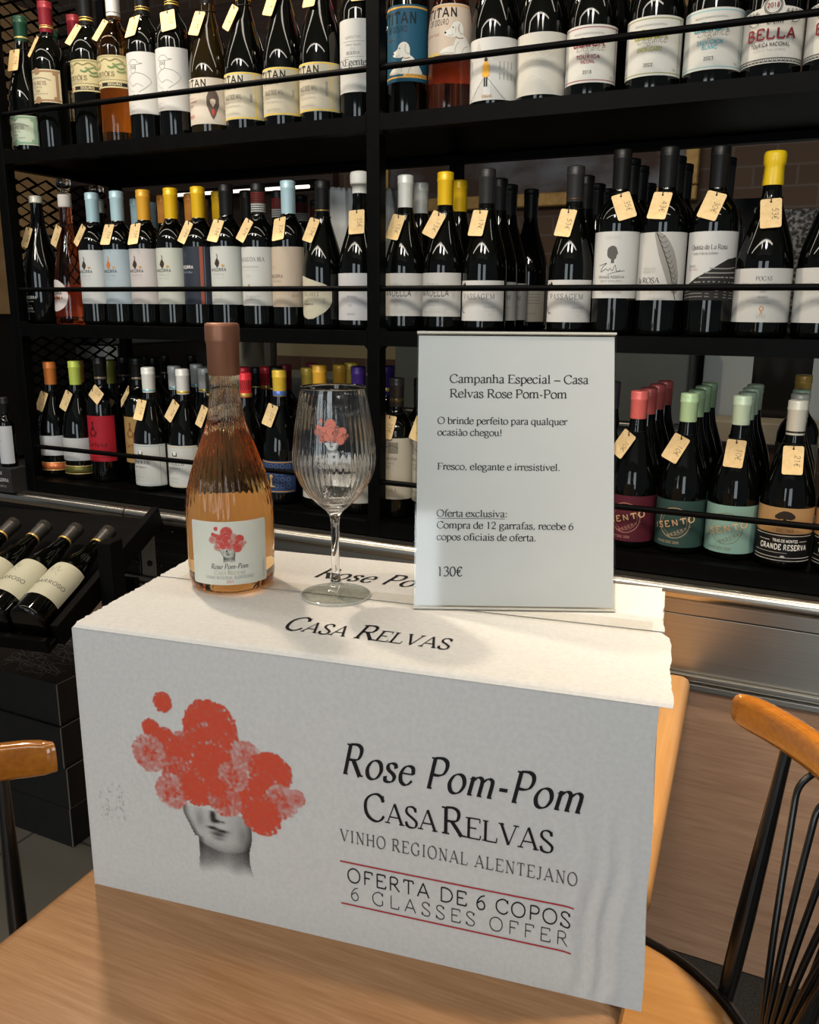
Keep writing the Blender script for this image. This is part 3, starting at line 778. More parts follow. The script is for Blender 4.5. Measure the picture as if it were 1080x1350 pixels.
mb = MB(); mb.box(.22, -.008, .93, .29, 0, 1.0); mb.build('socket', ink('#a9adb0'), t)
t = thing('cream_board', 'cream board with steel pot in front, behind the capsules of the left bay', 'board', (-1.62, 2.75, -1.165))
mb = MB(); mb.box(-.25, 0, 0, .30, .05, 1.09); mb.build('board', ink('#8f8467'), t)
mb = MB(); mb.box(-.25, -.004, .78, .30, 0, .985); mb.build('brick_strip', m_brick, t)
mb = MB(); mb.lathe([(.0, .0), (.045, .0), (.06, .02), (.06, .13), (.063, .135)], 24)
tag(mb.build('steel_pot', STEEL, loc=(-1.72, 2.35, H-.21)), 'steel pot on the back ledge right of the pink bottle neck', 'pot')
mb = MB(); mb.box(-2.0, 2.25, FL, -1.3, 2.5, -.21)
tag(mb.build('back_ledge', FR, loc=(0, 0, H), bevel=.004), 'low grey ledge behind the lower left bay', 'ledge')
# to the side of the shelf
t = thing('tan_cupboard', 'tan cupboard side seen through the mesh end of the shelf', 'cupboard', (-2.06, 2.2, -1.165))
mb = MB(); mb.box(-.35, -.60, 1.14, 0, -.22, 1.95); mb.build('cabinet', noisy('tan_board', '#8d6f4a', '#a07f56', (6, 6, 20), .6), t)
mb = MB(); mb.box(-.34, -.58, .74, -.01, -.24, 1.1395); mb.build('dark_base', mat('dark_case', '#15130f', .4), t)
t = thing('coffee_station', 'grey and black coffee machine seen past the mesh end of the shelf', 'coffee machine', (-2.42, 2.12, -.434))
mb = MB(); mb.box(-.5, .02, .308, .32, .5, .33); mb.build('top_case', FR, t, bevel=.006)
mb = MB(); mb.box(-.5, .05, .0, .32, .5, .306); mb.build('dark_front', mat('dark_case', '#15130f', .4), t)
mb = MB(); mb.box(-.5, 0, .262, .315, .049, .304); mb.build('white_strip', ink('#b9bdbd'), t)
mb = MB(); mb.box(-.5, -.05, .11, .31, .049, .165); mb.build('drip_tray', STEEL, t, bevel=.003)
mb = MB(); mb.tube([(.0, 0, .25), (.1, -.06, .23), (.2, -.09, .21)], .014, 12); mb.build('spout', STEEL, t)
mb = MB(); mb.box(-.5, 0, .332, .30, .3, .80); mb.build('cup_shelf', mat('brown_case', '#3b2b20', .5), t)
t = thing('gift_box', 'small black printed carton on the counter left of the shelf', 'box', (-1.738, 1.412, -.4360))
mb = MB(); mb.box(-.036, -.03, 0, .036, .03, .058); 
f = lambda u, v: (u, -.0304, v)
mb.polys(move(text('M', .009, 's', None, 'c', 2), 0, .042), f, 1); mb.polys(move(text('MINGORRA', .0075, 'sb', .052, 'c', 2), 0, .026), f, 1); mb.polys(move(text('Reserva', .007, 'si', .032, 'c', 2), 0, .012), f, 1)
mb.build('carton', [ink('#2a2928'), ink('#c9c7c2')], t)
bottle(-1.738, 1.412, -.4360+.0585, 'bdx', .165, .0195, D, ('#1c1b1a', .036), 'half size bottle with white label standing on the small black carton', group=None, rn=.0085, lab=dict(z=(8, 98), ha=86, col='#d5d8dc', items=[('T', 'TINTO', -6, 60, 4, 's', G, 14)]))
for i, (x, h_, lean) in enumerate(((-.955, .285, .02), (-.862, .28, -.01))):
    mb = MB(); rnd = random.Random(i)
    q = [rnd.uniform(-.006, .006) for _ in range(40)]
    mb.lathe([(.036, 0), (.040, .01), (.041, .12), (.040, .18), (.036, .24), (.034, h_-.01), (.030, h_), (0, h_-.004)], 40, 0, True, lambda z, a: q[int(a/(2*PI)*39.9)] * (.4+z*2.4) + .003*math.sin(z*90+a*3))
    tag(mb.build('wrapped_bottle', noisy('crumpled_paper', '#cfccc4', '#e2dfd8', (25, 25, 12), .8, bump=.8), loc=(x, 1.665, H+ZM)), 'bottle wrapped in crumpled white paper, ' + ('nearer the blob shaped label' if i == 0 else 'showing beside the centre post'), 'wrapped bottle')
mb = MB(); mb.box(-.10, 1.66, 0, .01, 1.75, .21)
tag(mb.build('speckled_carton', noisy('speckle_print', '#252423', '#8d8a85', (150, 150, 150), .7, lo=.45, hi=.6), loc=(0, 0, H+ZM), bevel=.001), 'dark speckled carton standing behind the blue sealed bottle', 'carton')
mb = MB(); mb.box(-.215, 1.70, 0, -.12, 1.77, .235)
mb.polys(move(text('STA', .012, 'sb', None, 'c', 2), -.135, .2, rot=-PI/2), lambda u, v: (u, 1.6996, v), 1)
tag(mb.build('black_carton', [ink('#161616'), ink('#cfcfca')], loc=(0, 0, H+ZM), bevel=.001), 'black carton with white letters behind the terraced slope label', 'carton')

# ---------------------------------------------------------------- tables
m_table = wood('table_beech', '#a67c54', '#976d45', '#b48b63', 'x', .33, .25, 1.7)
m_table2 = wood('table_beech_lengthwise', '#c8955a', '#bb864a', '#d3a269', 'y', .33, .25, .5)
def table(label, corner, rz, w_, d_, m, legs):
    c, s = math.cos(rz), math.sin(rz)
    # corner = far right corner of the top
    ox, oy = w_/2, d_/2
    x, y = corner[0] - (c*ox - s*oy), corner[1] - (s*ox + c*oy)
    t = thing('cafe_table', label, 'table', (x, y, FL), rz, 'low beech tables')
    h = -.599 - FL
    mb = MB(); r = .022 if m is m_table else .0165; out = []
    for cx, cy_, a0 in ((ox-r, oy-r, 0), (-ox+r, oy-r, 90), (-ox+r, -oy+r, 180), (ox-r, -oy+r, 270)):
        for k in range(7):
            a = math.radians(a0+15*k); out.append((cx, cy_, math.cos(a), math.sin(a)))
    prof = [(r-.014, -.042), (r-.004, -.040), (r, -.034), (r, -.012), (r-.003, -.005), (r-.009, -.0012), (r-.014, 0)]
    n0 = len(mb.v); N = len(out)
    for rr, z in prof:
        for cx, cy_, a, b in out: mb.v.append((cx+rr*a, cy_+rr*b, h+z))
    for j in range(len(prof)-1):
        for i in range(N):
            i2 = (i+1) % N
            mb.f.append((n0+j*N+i, n0+j*N+i2, n0+(j+1)*N+i2, n0+(j+1)*N+i)); mb.m.append(0); mb.s.append(True)
    mb.f.append(tuple(n0+i for i in range(N))[::-1]); mb.m.append(0); mb.s.append(False)
    k = n0+(len(prof)-1)*N
    mb.f.append(tuple(k+i for i in range(N))); mb.m.append(0); mb.s.append(False)
    mb.build('table_top', m, t)
    px_, py_ = legs
    mb = MB(); mb.lathe([(.03, .012), (.03, h-.05), (.05, h-.046), (.09, h-.0425)], 24); mb.build('pedestal', BLACK, t, loc=(px_, py_, 0))
    mb = MB(); mb.lathe([(.10, 0), (.10, .006), (.08, .012), (.035, .022), (0, .023)], 32); mb.build('foot', BLACK, t, loc=(px_, py_, 0))
    return t
table('front beech table that carries the big white carton', (-.105, .806), math.radians(2), .57, .60, m_table, (.04, -.02))
table('beech table behind, against the counter, its bright edge showing past the carton', (-.142, 1.410), math.radians(3.7), .58, .588, m_table2, (-.06, .05))

# ---------------------------------------------------------------- the white carton
CB = noisy('white_cardboard', '#d3d2cf', '#dad9d6', (220, 220, 220), .85, bump=.12, spec=.15)
CE = noisy('corrugated_edge', '#8d7a60', '#a8967a', (200, 200, 200), .9)
AN = math.radians(8.333)
BX = Vector((math.cos(AN), math.sin(AN), 0)); BYv = Vector((-math.sin(AN), math.cos(AN), 0))
o0 = BX*(-.547) + BYv*.6573
box = thing('wine_carton', 'big white printed wine carton on the front table', 'carton', (o0.x, o0.y, -.599), AN)
LX, LY, LZ = .5545, .299, .2900
def crush(u, v):
    """push of the front sheet: creased right corner, slight belly"""
    y = -.003*math.sin(PI*min(1, max(0, u/LX)))*math.sin(PI*v/LZ)
    low = max(0, min(1, (.20-v)/.12))*min(1, v/.012)
    for c0, a, wd in ((.499, .0016, .0035), (.512, -.0030, .0040), (.519, .0020, .0030), (.528, -.0042, .0038), (.537, .0022, .004)):
        cx = c0 + .012*(v/.2-.5) + .002*math.sin(v*60)
        y += -a*low*math.exp(-((u-cx)/wd)**2)
    return y
def fx(u, v): return u + (.006*max(0, 1-v/LZ) + .0009*math.sin(v*45))*max(0, (u-.53)/.0245)
mb = MB()
us = [LX*i/60 for i in range(54)] + [LX*(53.4+.4*i)/60 for i in range(17)]
us = [u for u in us if u < LX] + [LX]
nv = 40; n0 = len(mb.v)
for j in range(nv+1):
    for u in us:
        v = LZ*j/nv; mb.v.append((fx(u, v), crush(u, v), v))
k = len(us)
for j in range(nv):
    for i in range(k-1):
        mb.f.append((n0+j*k+i, n0+j*k+i+1, n0+(j+1)*k+i+1, n0+(j+1)*k+i)); mb.m.append(0); mb.s.append(True)
mb.poly([(0, 0, 0), (0, 0, LZ), (-.008, LY, LZ), (-.004, LY, 0)])
mb.poly([(-.004, LY, 0), (-.008, LY, LZ), (LX, LY, LZ), (LX, LY, 0)])
mb.grid(1, 12, lambda s, r: (fx(LX, LZ*r) + (LX-fx(LX, LZ*r))*s, LY*s + crush(LX, LZ*r)*(1-s), LZ*r), 0, False)
mb.poly([(0, 0, 0), (-.004, LY, 0), (LX, LY, 0), (LX, 0, .0)])
mb.poly([(0, .004, LZ-.004), (LX, .004, LZ-.004), (LX, LY, LZ-.004), (-.006, LY, LZ-.004)])
# raw corrugated edge along the left corner
mb.grid(1, 24, lambda s, r: (-.0025+.003*s, -.0008+.001*s, LZ*r), 0)
IK = ink('#17161a', .6)
def fm(e):
    return lambda u, v: (u+.547, crush(u+.547, v+.599) - e, v+.599)
red, blk = portrait(.00125)
ps = fm(.0006)
dots(red, ps, mb, 3); dots(blk, fm(.0005), mb, 4)
f1 = fm(.0006)
mb.polys(move(text('Rose Pom-Pom', .0312, 'i', .2175, res=6), -.2654, -.4155), f1, 1)
mb.polys(move(text('Casa\u2009Relvas', .0270, 'sc', .1740, res=6, small=.76), -.2433, -.4575), f1, 1)
mb.polys(move(text('VINHO REGIONAL ALENTEJANO', .0125, 'cs', .2190, res=5), -.2668, -.4855), f1, 5)
mb.polys(rect(-.2673, -.5083, -.0493, -.5068, 40), f1, 6); mb.polys(rect(-.2671, -.5546, -.0496, -.5531, 40), f1, 6)
mb.polys(move(text('OFERTA DE 6 COPOS', .0148, 'sm', .2095, res=5), -.2605, -.5283), f1, 1)
mb.polys(move(text('6 GLASSES OFFER', .0142, 'sl', .2055, res=5, track=24), -.2575, -.5478), f1, 1)
rnd = random.Random(5)
for i in range(60):   # scuffed stamp at the lower left
    u, v = -.535 + .03*rnd.random(), -.475 - .04*rnd.random()
    mb.polys(rect(u, v, u+.0008, v+.003*rnd.random()), f1, 7)
mb.build('carton_body', [CB, IK, CE, ink('#e0583f', .7), ink('#34322f', .7), ink('#55524f'), ink('#b5333a'), ink('#bdbcb9')], box)
# lid flaps with torn edges
def flap(name, y0, y1, over_l, over_r, seed, words):
    rnd = random.Random(seed); mb = MB(); N = 60
    tl = [rnd.uniform(-.0012, .0012) for _ in range(N+1)]; trr = [.0009*math.sin(q*.16+seed) + .0004*math.sin(q*.41) + rnd.uniform(-.0003, .0003) for q in range(N+1)]
    zt = lambda y, s: LZ + .0041 - .0012*math.sin(s*PI)*0 - (.0030*max(0, (.006-(y-0))/.006)**2 if y < .006 else 0)
    def e(j):
        y = y0+(y1-y0)*j/N
        xl = over_l - .012*(y/LY) + tl[j]; xr = LX + over_r + trr[j] - .007*(y/LY) - (.012 if seed == 1 and y > .145 else 0)*max(0, (y-.145)/.02)
        return y, xl, xr
    for j in range(N):
        (ya, la, ra), (yb, lb, rb) = e(j), e(j+1)
        M_ = 16
        for i in range(M_):
            s0, s1 = i/M_, (i+1)/M_
            mb.poly([(la+(ra-la)*s0, ya, zt(ya, s0)), (la+(ra-la)*s1, ya, zt(ya, s1)), (lb+(rb-lb)*s1, yb, zt(yb, s1)), (lb+(rb-lb)*s0, yb, zt(yb, s0))], 0, True)
        mb.poly([(ra, ya, LZ+.0002), (rb, yb, LZ+.0002), (rb, yb, zt(yb, 1)), (ra, ya, zt(ya, 1))], 2)
        mb.poly([(lb, yb, LZ+.0002), (la, ya, LZ+.0002), (la, ya, zt(ya, 0)), (lb, yb, zt(yb, 0))], 2)
    for j in (0, N):
        y, l_, r_ = e(j)
        q = [(l_, y, LZ+.0002), (r_, y, LZ+.0002), (r_, y, zt(y, 1)), (l_, y, zt(y, 0))]
        mb.poly(q if j == 0 else q[::-1], 2 if j else 0)
    mb.poly([(0, y0, LZ+.0002), (0, y1, LZ+.0002), (LX, y1, LZ+.0002), (LX, y0, LZ+.0002)], 0)
    mb.polys(words, lambda u, v: (u+.547, v-.6573, LZ+.0046), 1)
    for i in range(60 if seed == 1 else 0):      # row of perforations near the fold, both ends
        pass
    mb.build(name, [CB, IK, CE], box)
flap('front_flap', -.0005, .1570, -.001, .010, 1, move(text('Casa Relvas', .0350, 'sc', .1680, res=6, small=.74), -.3478, .7080))
flap('back_flap', .1605, .2990, -.002, .0045, 2, move(text('Rose Pom-Pom', .0370, 'i', .226, res=6), -.3850, .8690))
TAPE = clear_sheet('clear_tape', .035, '#f8f7f4')
mb = MB(); rnd = random.Random(9)
wr = [rnd.uniform(0, .0012) for _ in range(61)]
mb.grid(60, 6, lambda s, r: (.02+(LX-.03)*s, .150+.033*r, LZ+.0050 + wr[int(s*60)]*(1 if s > .75 else .25)*math.sin(PI*r)), 0)
mb.build('packing_tape', TAPE, box)

# ---------------------------------------------------------------- pink wine bottle on the carton
hb = thing('rose_bottle', 'ribbed clear bottle of pink wine with copper capsule standing on the white carton', 'bottle', (-.576, .746, -.3043), math.radians(34))
prof = [(.0, .006), (.018, .004), (.034, .0005), (.042, .0008), (.0458, .005), (.0472, .012), (.0478, .03), (.0480, .08), (.0478, .092), (.0462, .106), (.0408, .127), (.0318, .153), (.0258, .168), (.0208, .183), (.0178, .200), (.0161, .218), (.0156, .2325), (.0156, .280), (0, .2802)]
fine = []
for (r0, z0), (r1, z1) in zip(prof, prof[1:]):
    n_ = 4 if .085 < z0 < .22 else 1
    for q in range(n_): fine.append((r0+(r1-r0)*q/n_, z0+(z1-z0)*q/n_))
fine.append(prof[-1])
def flute(z, a):
    k = max(0, min(1, (z-.082)/.03))*max(0, min(1, (.236-z)/.01))
    sp = a + 1.2*max(0, z-.09)
    return -.0012*k*(.5+.5*math.cos(40*sp))*(1 if z < .17 else .7)
WINE = mat('blush_wine', '#fffaf4', .0, trans=1, ior=1.37)
n, l, b = nodes(WINE)
va = n.new('ShaderNodeVolumeAbsorption'); va.inputs['Color'].default_value = (.955, .79, .49, 1); va.inputs['Density'].default_value = 31
l.new(va.outputs[0], n['Material Output'].inputs['Volume'])
mb = MB(); mb.lathe(fine, 240, 0, True, flute); mb.build('glass_body', WINE, hb)
mb = MB(); mb.lathe([(.0164, .2328), (.0169, .2335), (.0171, .2655), (.0180, .2675), (.0183, .270), (.0183, .283), (.0178, .2862), (.016, .2872), (0, .2873)], 48)
mbl = MB(); mbl.grid(40, 2, lambda s, r: (.0485*math.sin((s*2-1)*1.35), .0485*math.cos((s*2-1)*1.35), .020+.072*r)); mbl.build('back_label', MATS['back_label_paper'], hb)
COP = mat('copper_foil', '#8d5f49', .42, metal=.45)
mb.build('capsule', COP, hb)
mb = MB(); RL = .0481
def lab(e=0): return lambda u, v: ((RL+e)*math.sin(u/RL), -(RL+e)*math.cos(u/RL), v)
W2, z0, z1, rc = .0445, .0125, .0825, .003
f0 = lab(.0003)
def col(u):
    d = max(0, abs(u)-(W2-rc)); return rc - math.sqrt(max(0, rc*rc-d*d))
U_ = [-W2+2*W2*i/60 for i in range(61)]
U_ = sorted(set(U_ + [-W2+rc*q/5 for q in range(6)] + [W2-rc*q/5 for q in range(6)]))
for a, b_ in zip(U_, U_[1:]):
    mb.poly([f0(a, z0+col(a)), f0(b_, z0+col(b_)), f0(b_, z1-col(b_)), f0(a, z1-col(a))], 0, True)
    mb.poly([lab(.0001)(a, z1-col(a)), lab(.0001)(b_, z1-col(b_)), lab(.0001)(b_, z0+col(b_)), lab(.0001)(a, z0+col(a))], 0, True)
red2, blk2 = portrait(.0019)
f2 = lab(.0005)
S_ = .215
tr_ = lambda u, v: f2((u+.392)*S_, (v+.455)*S_ + .0575)
def tiny(L, mp, mbx, mi): dots([(u, v, r) for u, v, r in L], mp, mbx, mi, 5)
tiny(red2, tr_, mb, 2); tiny(blk2, tr_, mb, 1)
mb.polys(move(text('Ros\u00e9 Pom-Pom', .0056, 'i', .0400, 'c', 4), 0, .0305), f2, 1)
mb.polys(move(text('Casa Relvas', .0044, 'sc', .0330, 'c', 4, small=.8), 0, .0242), f2, 3)
mb.polys(move(text('VINHO REGIONAL ALENTEJANO', .0032, 'cs', .0520, 'c', 3), 0, .0192), f2, 4)
mb.polys(move(text('2023', .0028, 'r', .0075, 'c', 3), 0, .0148), f2, 2)
mb.polys(move(text('13% vol 750 ml', .0020, 's', None, 'c', 2), .0405, .026, rot=PI/2), f2, 4)
mb.build('front_label', [mat('label_paper', '#dcdccf', .6), IK, ink('#d8524a'), ink('#b9a98a'), ink('#6b6762')], hb)

# ---------------------------------------------------------------- wine glass
wg = thing('wine_glass', 'tall stemmed wine glass with printed flower head on the carton', 'glass', (-.4495, .7605, -.3043), math.radians(28))
outer = [(.0372, .0), (.0376, .0012), (.036, .0022), (.022, .0052), (.010, .0095), (.0056, .016), (.0044, .028), (.0041, .055), (.0043, .078), (.0058, .089), (.0095, .0945), (.0175, .1012), (.0278, .1115), (.0368, .1245), (.0418, .1370), (.0436, .1490), (.0432, .1610), (.0412, .1780), (.0380, .1980), (.0342, .2185), (.0334, .2252)]
inner = [(.0330, .2255), (.0331, .2185), (.0368, .1980), (.0400, .1780), (.0420, .1610), (.0424, .1490), (.0406, .1375), (.0356, .1255), (.0268, .1130), (.0165, .1035), (.0080, .0985), (0, .0970)]
pf = []
for (r0, z0), (r1, z1) in zip(outer, outer[1:]):
    n_ = 3 if z0 > .088 else 1
    for q in range(n_): pf.append((r0+(r1-r0)*q/n_, z0+(z1-z0)*q/n_))
pf.append(outer[-1]); k1 = len(pf)
for (r0, z0), (r1, z1) in zip(inner, inner[1:]):
    for q in range(3): pf.append((r0+(r1-r0)*q/3, z0+(z1-z0)*q/3))
pf.append(inner[-1])
GL_ = mat('crystal', '#ffffff', .0, trans=1, ior=1.45)
FT = clear_sheet('crystal_foot', .13, '#f1f3f1')
mbf = MB(); mbf.lathe([(.0372, .0), (.0378, .0008), (.0376, .0016), (.036, .0022), (.028, .0038), (.022, .0052), (.015, .0074), (.010, .0096), (.0066, .0136), (.0054, .0175)], 72); mbf.build('foot', FT, wg)
mbf = MB(); mbf.tube([(.0373*math.cos(k*PI/36), .0373*math.sin(k*PI/36), .0012) for k in range(72)], .0007, 8, 0, True); mbf.build('foot_rim_glint', mat('rim_glint_white', '#f2f4f2', .08, trans=.6), wg)  # whitish ring: the bright rim highlight is put into its colour
pf = [p_ for p_ in pf if p_[1] > .0155]; k1 = next(i for i in range(1, len(pf)) if pf[i-1][1] > .225 and pf[i][0] < .0334 and pf[i][1] > .225)
tag_in = {id(x) for x in pf[k1:]}
def rib(z, a): return 0
mb = MB()
seg = 168; n0 = len(mb.v)
for j, (r, z) in enumerate(pf):
    for i in range(seg):
        a = 2*PI*i/seg; rr = max(r, 1e-5)
        if j >= k1 and .1 < z < .222: rr -= .00045*(.5+.5*math.cos(42*a))*min(1, (z-.1)/.02)*min(1, (.222-z)/.03)
        mb.v.append((rr*math.cos(a), rr*math.sin(a), z))
for j in range(len(pf)-1):
    for i in range(seg):
        i2 = (i+1) % seg
        mb.f.append((n0+j*seg+i, n0+j*seg+i2, n0+(j+1)*seg+i2, n0+(j+1)*seg+i)); mb.m.append(0); mb.s.append(True)
mb.f.append(tuple(n0+i for i in range(seg))[::-1]); mb.m.append(0); mb.s.append(False)
mb.build('glass_body', GL_, wg)
mb = MB()
def gw(u, v):
    z = v; r = rad_at(outer, z) + .0004
    a = u/r; return (r*math.sin(a), -r*math.cos(a), z)
tg_ = lambda u, v: gw((u+.392)*.190, (v+.455)*.190 + .1790)
fc = [(-.432, -.486), (-.420, -.507), (-.419, -.522), (-.421, -.543), (-.405, -.552), (-.380, -.552), (-.361, -.545), (-.364, -.522), (-.358, -.500), (-.36, -.486)]
cx_ = (-.392, -.515)
for a, b_ in zip(fc, fc[1:]+fc[:1]): mb.poly([tg_(*cx_), tg_(*b_), tg_(*a)], 1)
tiny(red2, tg_, mb, 0)
def tg2(u, v): p_ = Vector(tg_(u, v)); return tuple(p_ + Vector((p_.x, p_.y, 0)).normalized()*.00008)
tiny([b for b in blk2 if b[2] > .00065], tg2, mb, 2)
mb.polys(move(text('Rose Pom-Pom', .0052, 'i', .036, 'c', 4), 0, .1540), gw, 1)
mb.polys(move(text('Casa Relvas', .0042, 'sc', .029, 'c', 4, small=.8), 0, .1475), gw, 1)
mb.build('printed_motif', [ink('#e88a76'), ink('#d8d8d6'), ink('#3a3836')], wg)

# ---------------------------------------------------------------- the notice in its clear stand
nt = thing('notice_stand', 'clear upright stand with a white printed offer notice on the carton', 'notice', (-.3544, .7598, -.3024), math.radians(24.133))
LEAN = .27
def nf(u, v, w_): return (u, v*math.sin(LEAN) - w_*math.cos(LEAN), v*math.cos(LEAN) + w_*math.sin(LEAN))
ACR = clear_sheet('clear_acrylic', .04, '#f6f6f4')
NW, NH = .2060, .2860
mb = MB()
mb.box(-.0012, .0005, .0012, NW+.001, NH, .0030, 0, nf)
mb.build('front_sheet', ACR, nt)
mb = MB(); mb.box(-.0012, .0005, -.0022, NW+.001, NH, -.0006, 0, nf); mb.build('back_sheet', ACR, nt)
EDG = mat('acrylic_edge', '#e6e4da', .2, trans=.4)
mb = MB(); mb.box(-.0012, NH, -.0022, NW+.001, NH+.0022, .0030, 0, nf); mb.build('bright_edge', EDG, nt)
mb = MB(); mb.box(-.0016, -.0016, -.0022, NW+.0014, .0005, .0030, 0, nf)
mb.build('bright_edge', EDG, nt)
mb = MB(); mb.box(0, .004, .0, NW, .085, .0016, 0, lambda x, y, z: (x, y+.004, z)); mb.build('foot_plate', ACR, nt)
mb = MB(); mb.box(.0005, .002, -.0004, NW-.0008, NH-.002, .0004, 0, nf)
PK = ink('#2a2a2c', .7)
tf = lambda u, v: nf(u, v, .0006)
for s, u, v, hh, wd in (('Campanha Especial \u2013 Casa', .0333, .2345, .0088, .1450), ('Relvas Rose Pom-Pom', .0335, .2190, .0088, .1226), ('O brinde perfeito para qualquer', .0212, .1912, .0070, .1353), ('ocasi\u00e3o chegou!', .0212, .1790, .0070, .0680), ('Fresco, elegante e irresist\u00edvel.', .0214, .1432, .0070, .1283), ('Oferta exclusiva:', .0214, .0942, .0070, .0740), ('Compra de 12 garrafas, recebe 6', .0216, .0820, .0070, .1423), ('copos oficiais de oferta.', .0217, .0697, .0070, .1037), ('130\u20ac', .0222, .0325, .0093, .0268)):
    mb.polys(move(text(s, hh, 'n', wd, res=5), u, v), tf, 1)
mb.polys(rect(.0214, .0922, .0925, .0927), tf, 1)
mb.build('paper_notice', [noisy('notice_paper', '#dde1e8', '#e2e6ec', (6, 6, 6), .8, spec=.2), PK], nt)

# ---------------------------------------------------------------- chairs
m_rail = wood('honey_wood', '#a8661c', '#965814', '#b87626', 'x', .18, .9, .9)
m_seat = wood('seat_beech', '#bd8a50', '#ae7a42', '#c8965c', 'x', .3, .4, .5)
m_rod = mat('black_lacquer', '#0d0d0d', .28, coat=.3)
def chair(label, cx, cy_, ang, zs=-.75, zc=-.45, lean=1, mir=1, ps=1):
    u = Vector((math.cos(ang), math.sin(ang), 0)); v = Vector((-math.sin(ang), math.cos(ang), 0)); ez = Vector((0, 0, 1))
    t = thing('spindle_back_chair', label, 'chair', (cx, cy_, FL), 0, 'spindle back chairs')
    def q(a, b, z): return u*a + v*b + ez*(z-FL)
    mb = MB(); mb.lathe([(0, -.022), (.17, -.022), (.195, -.016), (.198, -.008), (.192, -.002), (.178, .001), (.15, -.002), (0, -.006)], 64); mb.build('seat', m_seat, t, loc=(0, 0, zs-FL))
    mb = MB(); mb.tube([(.2025*math.cos(k*PI/36), .2025*math.sin(k*PI/36), zs-FL-.008) for k in range(72)], .0075, 10, 0, True); mb.build('seat_rim', m_rod, t)
    for s in (1, -1):
        k_ = 1-lean
        s *= ps
        lo_, hi_ = (.205+.035*k_, (.060+.016*k_)*s, zs-.02), (.2545, .077*s, zc-.006)
        P_ = [q(*[lo_[i]+(hi_[i]-lo_[i])*t_ for i in range(3)]) for t_ in (0, .12, .35, .6, .85, 1)]
        mb = MB(); mb.tube(P_, [.0085, .0100, .0105, .0092, .0072, .0066], 16); mb.build('back_post', m_rod, t)
    mb = MB(); N = 24; pts = []
    for i in range(N+1):
        b = -.152 + .304*i/N
        pts.append(q(.262 - .028*(b/.152)**2, b, zc + .006*(1-(b/.152)**2)))
    n0 = len(mb.v); sg = 20
    for i, p in enumerate(pts):
        e = min(i, N-i)/N; k = min(1, (.80+.20*math.sqrt(min(1, e*14))))
        for j in range(sg):
            a = 2*PI*j/sg; ca, sa = math.cos(a), math.sin(a)
            ra = .0125*math.copysign(abs(ca)**.75, ca); rb = .0215*math.copysign(abs(sa)**.75, sa)
            mb.v.append(tuple(p + u*ra*k + ez*rb*k))
    for i in range(N):
        for j in range(sg):
            j2 = (j+1) % sg
            mb.f.append((n0+i*sg+j, n0+i*sg+j2, n0+(i+1)*sg+j2, n0+(i+1)*sg+j)); mb.m.append(0); mb.s.append(True)
    mb.f.append(tuple(n0+j for j in range(sg))); mb.m.append(0); mb.s.append(False)
    mb.f.append(tuple(n0+N*sg+j for j in range(sg))[::-1]); mb.m.append(0); mb.s.append(False)
    mb.build('crest_rail', m_rail, t)
    for i in range(6):
        b0, b1 = (-.030 - .007*i)*mir, (.034, -.006, -.046, -.080, -.108, -.130)[i]*mir
        top = q(.262-.028*(b1/.152)**2, b1, zc-.016)
        P_ = [q(.19, b0, zs-.02), q(.198, b0, zs+.01), q(.203, b0+(b1-b0)*.10, zs+.06), q(.215, b0+(b1-b0)*.38, zs+.14), q(.235, b0+(b1-b0)*.80, zc-.06), q(.244, b0+(b1-b0)*.95, zc-.03), top]
        sp = []
        for k in range(len(P_)-1):
            A = [P_[max(0, k-1)], P_[k], P_[k+1], P_[min(len(P_)-1, k+2)]]
            for w_ in range(4):
                w_ /= 4
                sp.append(.5*((2*A[1]) + (-A[0]+A[2])*w_ + (2*A[0]-5*A[1]+4*A[2]-A[3])*w_*w_ + (-A[0]+3*A[1]-3*A[2]+A[3])*w_**3))
        sp.append(P_[-1])
        mb = MB(); mb.tube(sp, .0036, 10); mb.build('spindle', m_rod, t)
    for a, b in ((.10, .09), (.10, -.09), (-.10, .09), (-.10, -.09)):
        mb = MB(); mb.tube([q(a, b, zs-.018), q(a*1.15, b*1.15, FL+.004)], [.011, .008], 12); mb.build('leg', m_rod, t)
    return t
chair('black spindle chair with honey wood rail and round beech seat, pushed under the table edge', -.17, .74, math.radians(30))
chair('spindle chair beside the near table, only rail end and black post showing', -.593, .366, math.radians(152), -.755, -.492, .2, -1, 1.3)

# ---------------------------------------------------------------- tilted rack and black crates
RZ = math.radians(10); RO = Vector((-1.280, 1.268, 0))
rk = thing('tilted_rack', 'black wooden rack holding tilted bottles in front of the counter', 'rack', RO, RZ)
EL = math.radians(22); ax = Vector((0, math.cos(EL), math.sin(EL))); nx = Vector((0, -math.sin(EL), math.cos(EL)))
base = Vector((0, 0, -.434)) - ax*.285
def rp(x, s, n_): return base + ax*s + nx*n_ + Vector((x, 0, 0))
m_rack = noisy('black_rack_wood', '#060505', '#0c0b0a', (6, 30, 30), .65, spec=.1)
for x in (.042, -.44):
    mb = MB(); mb.box(x, -.005, -.060, x+.016, .37, -.014, 0, rp); mb.build('side_board', m_rack, rk, bevel=.002)
mb = MB(); mb.box(-.424, -.02, -.060, .042, .37, -.048, 0, rp); mb.build('bottle_board', m_rack, rk, bevel=.001)
mb = MB(); mb.box(-.424, -.030, -.060, .042, -.02, -.030, 0, rp); mb.build('front_lip', m_rack, rk, bevel=.001)
for x in (.0585, -.47):
    mb = MB(); mb.box(x, -.135, FL, x+.030, -.095, -.435); mb.build('upright', m_rack, rk, bevel=.002)
mb = MB(); mb.box(-.44, -.02, -.575, .058, -.004, -.545); mb.build('cross_bar', m_rack, rk)
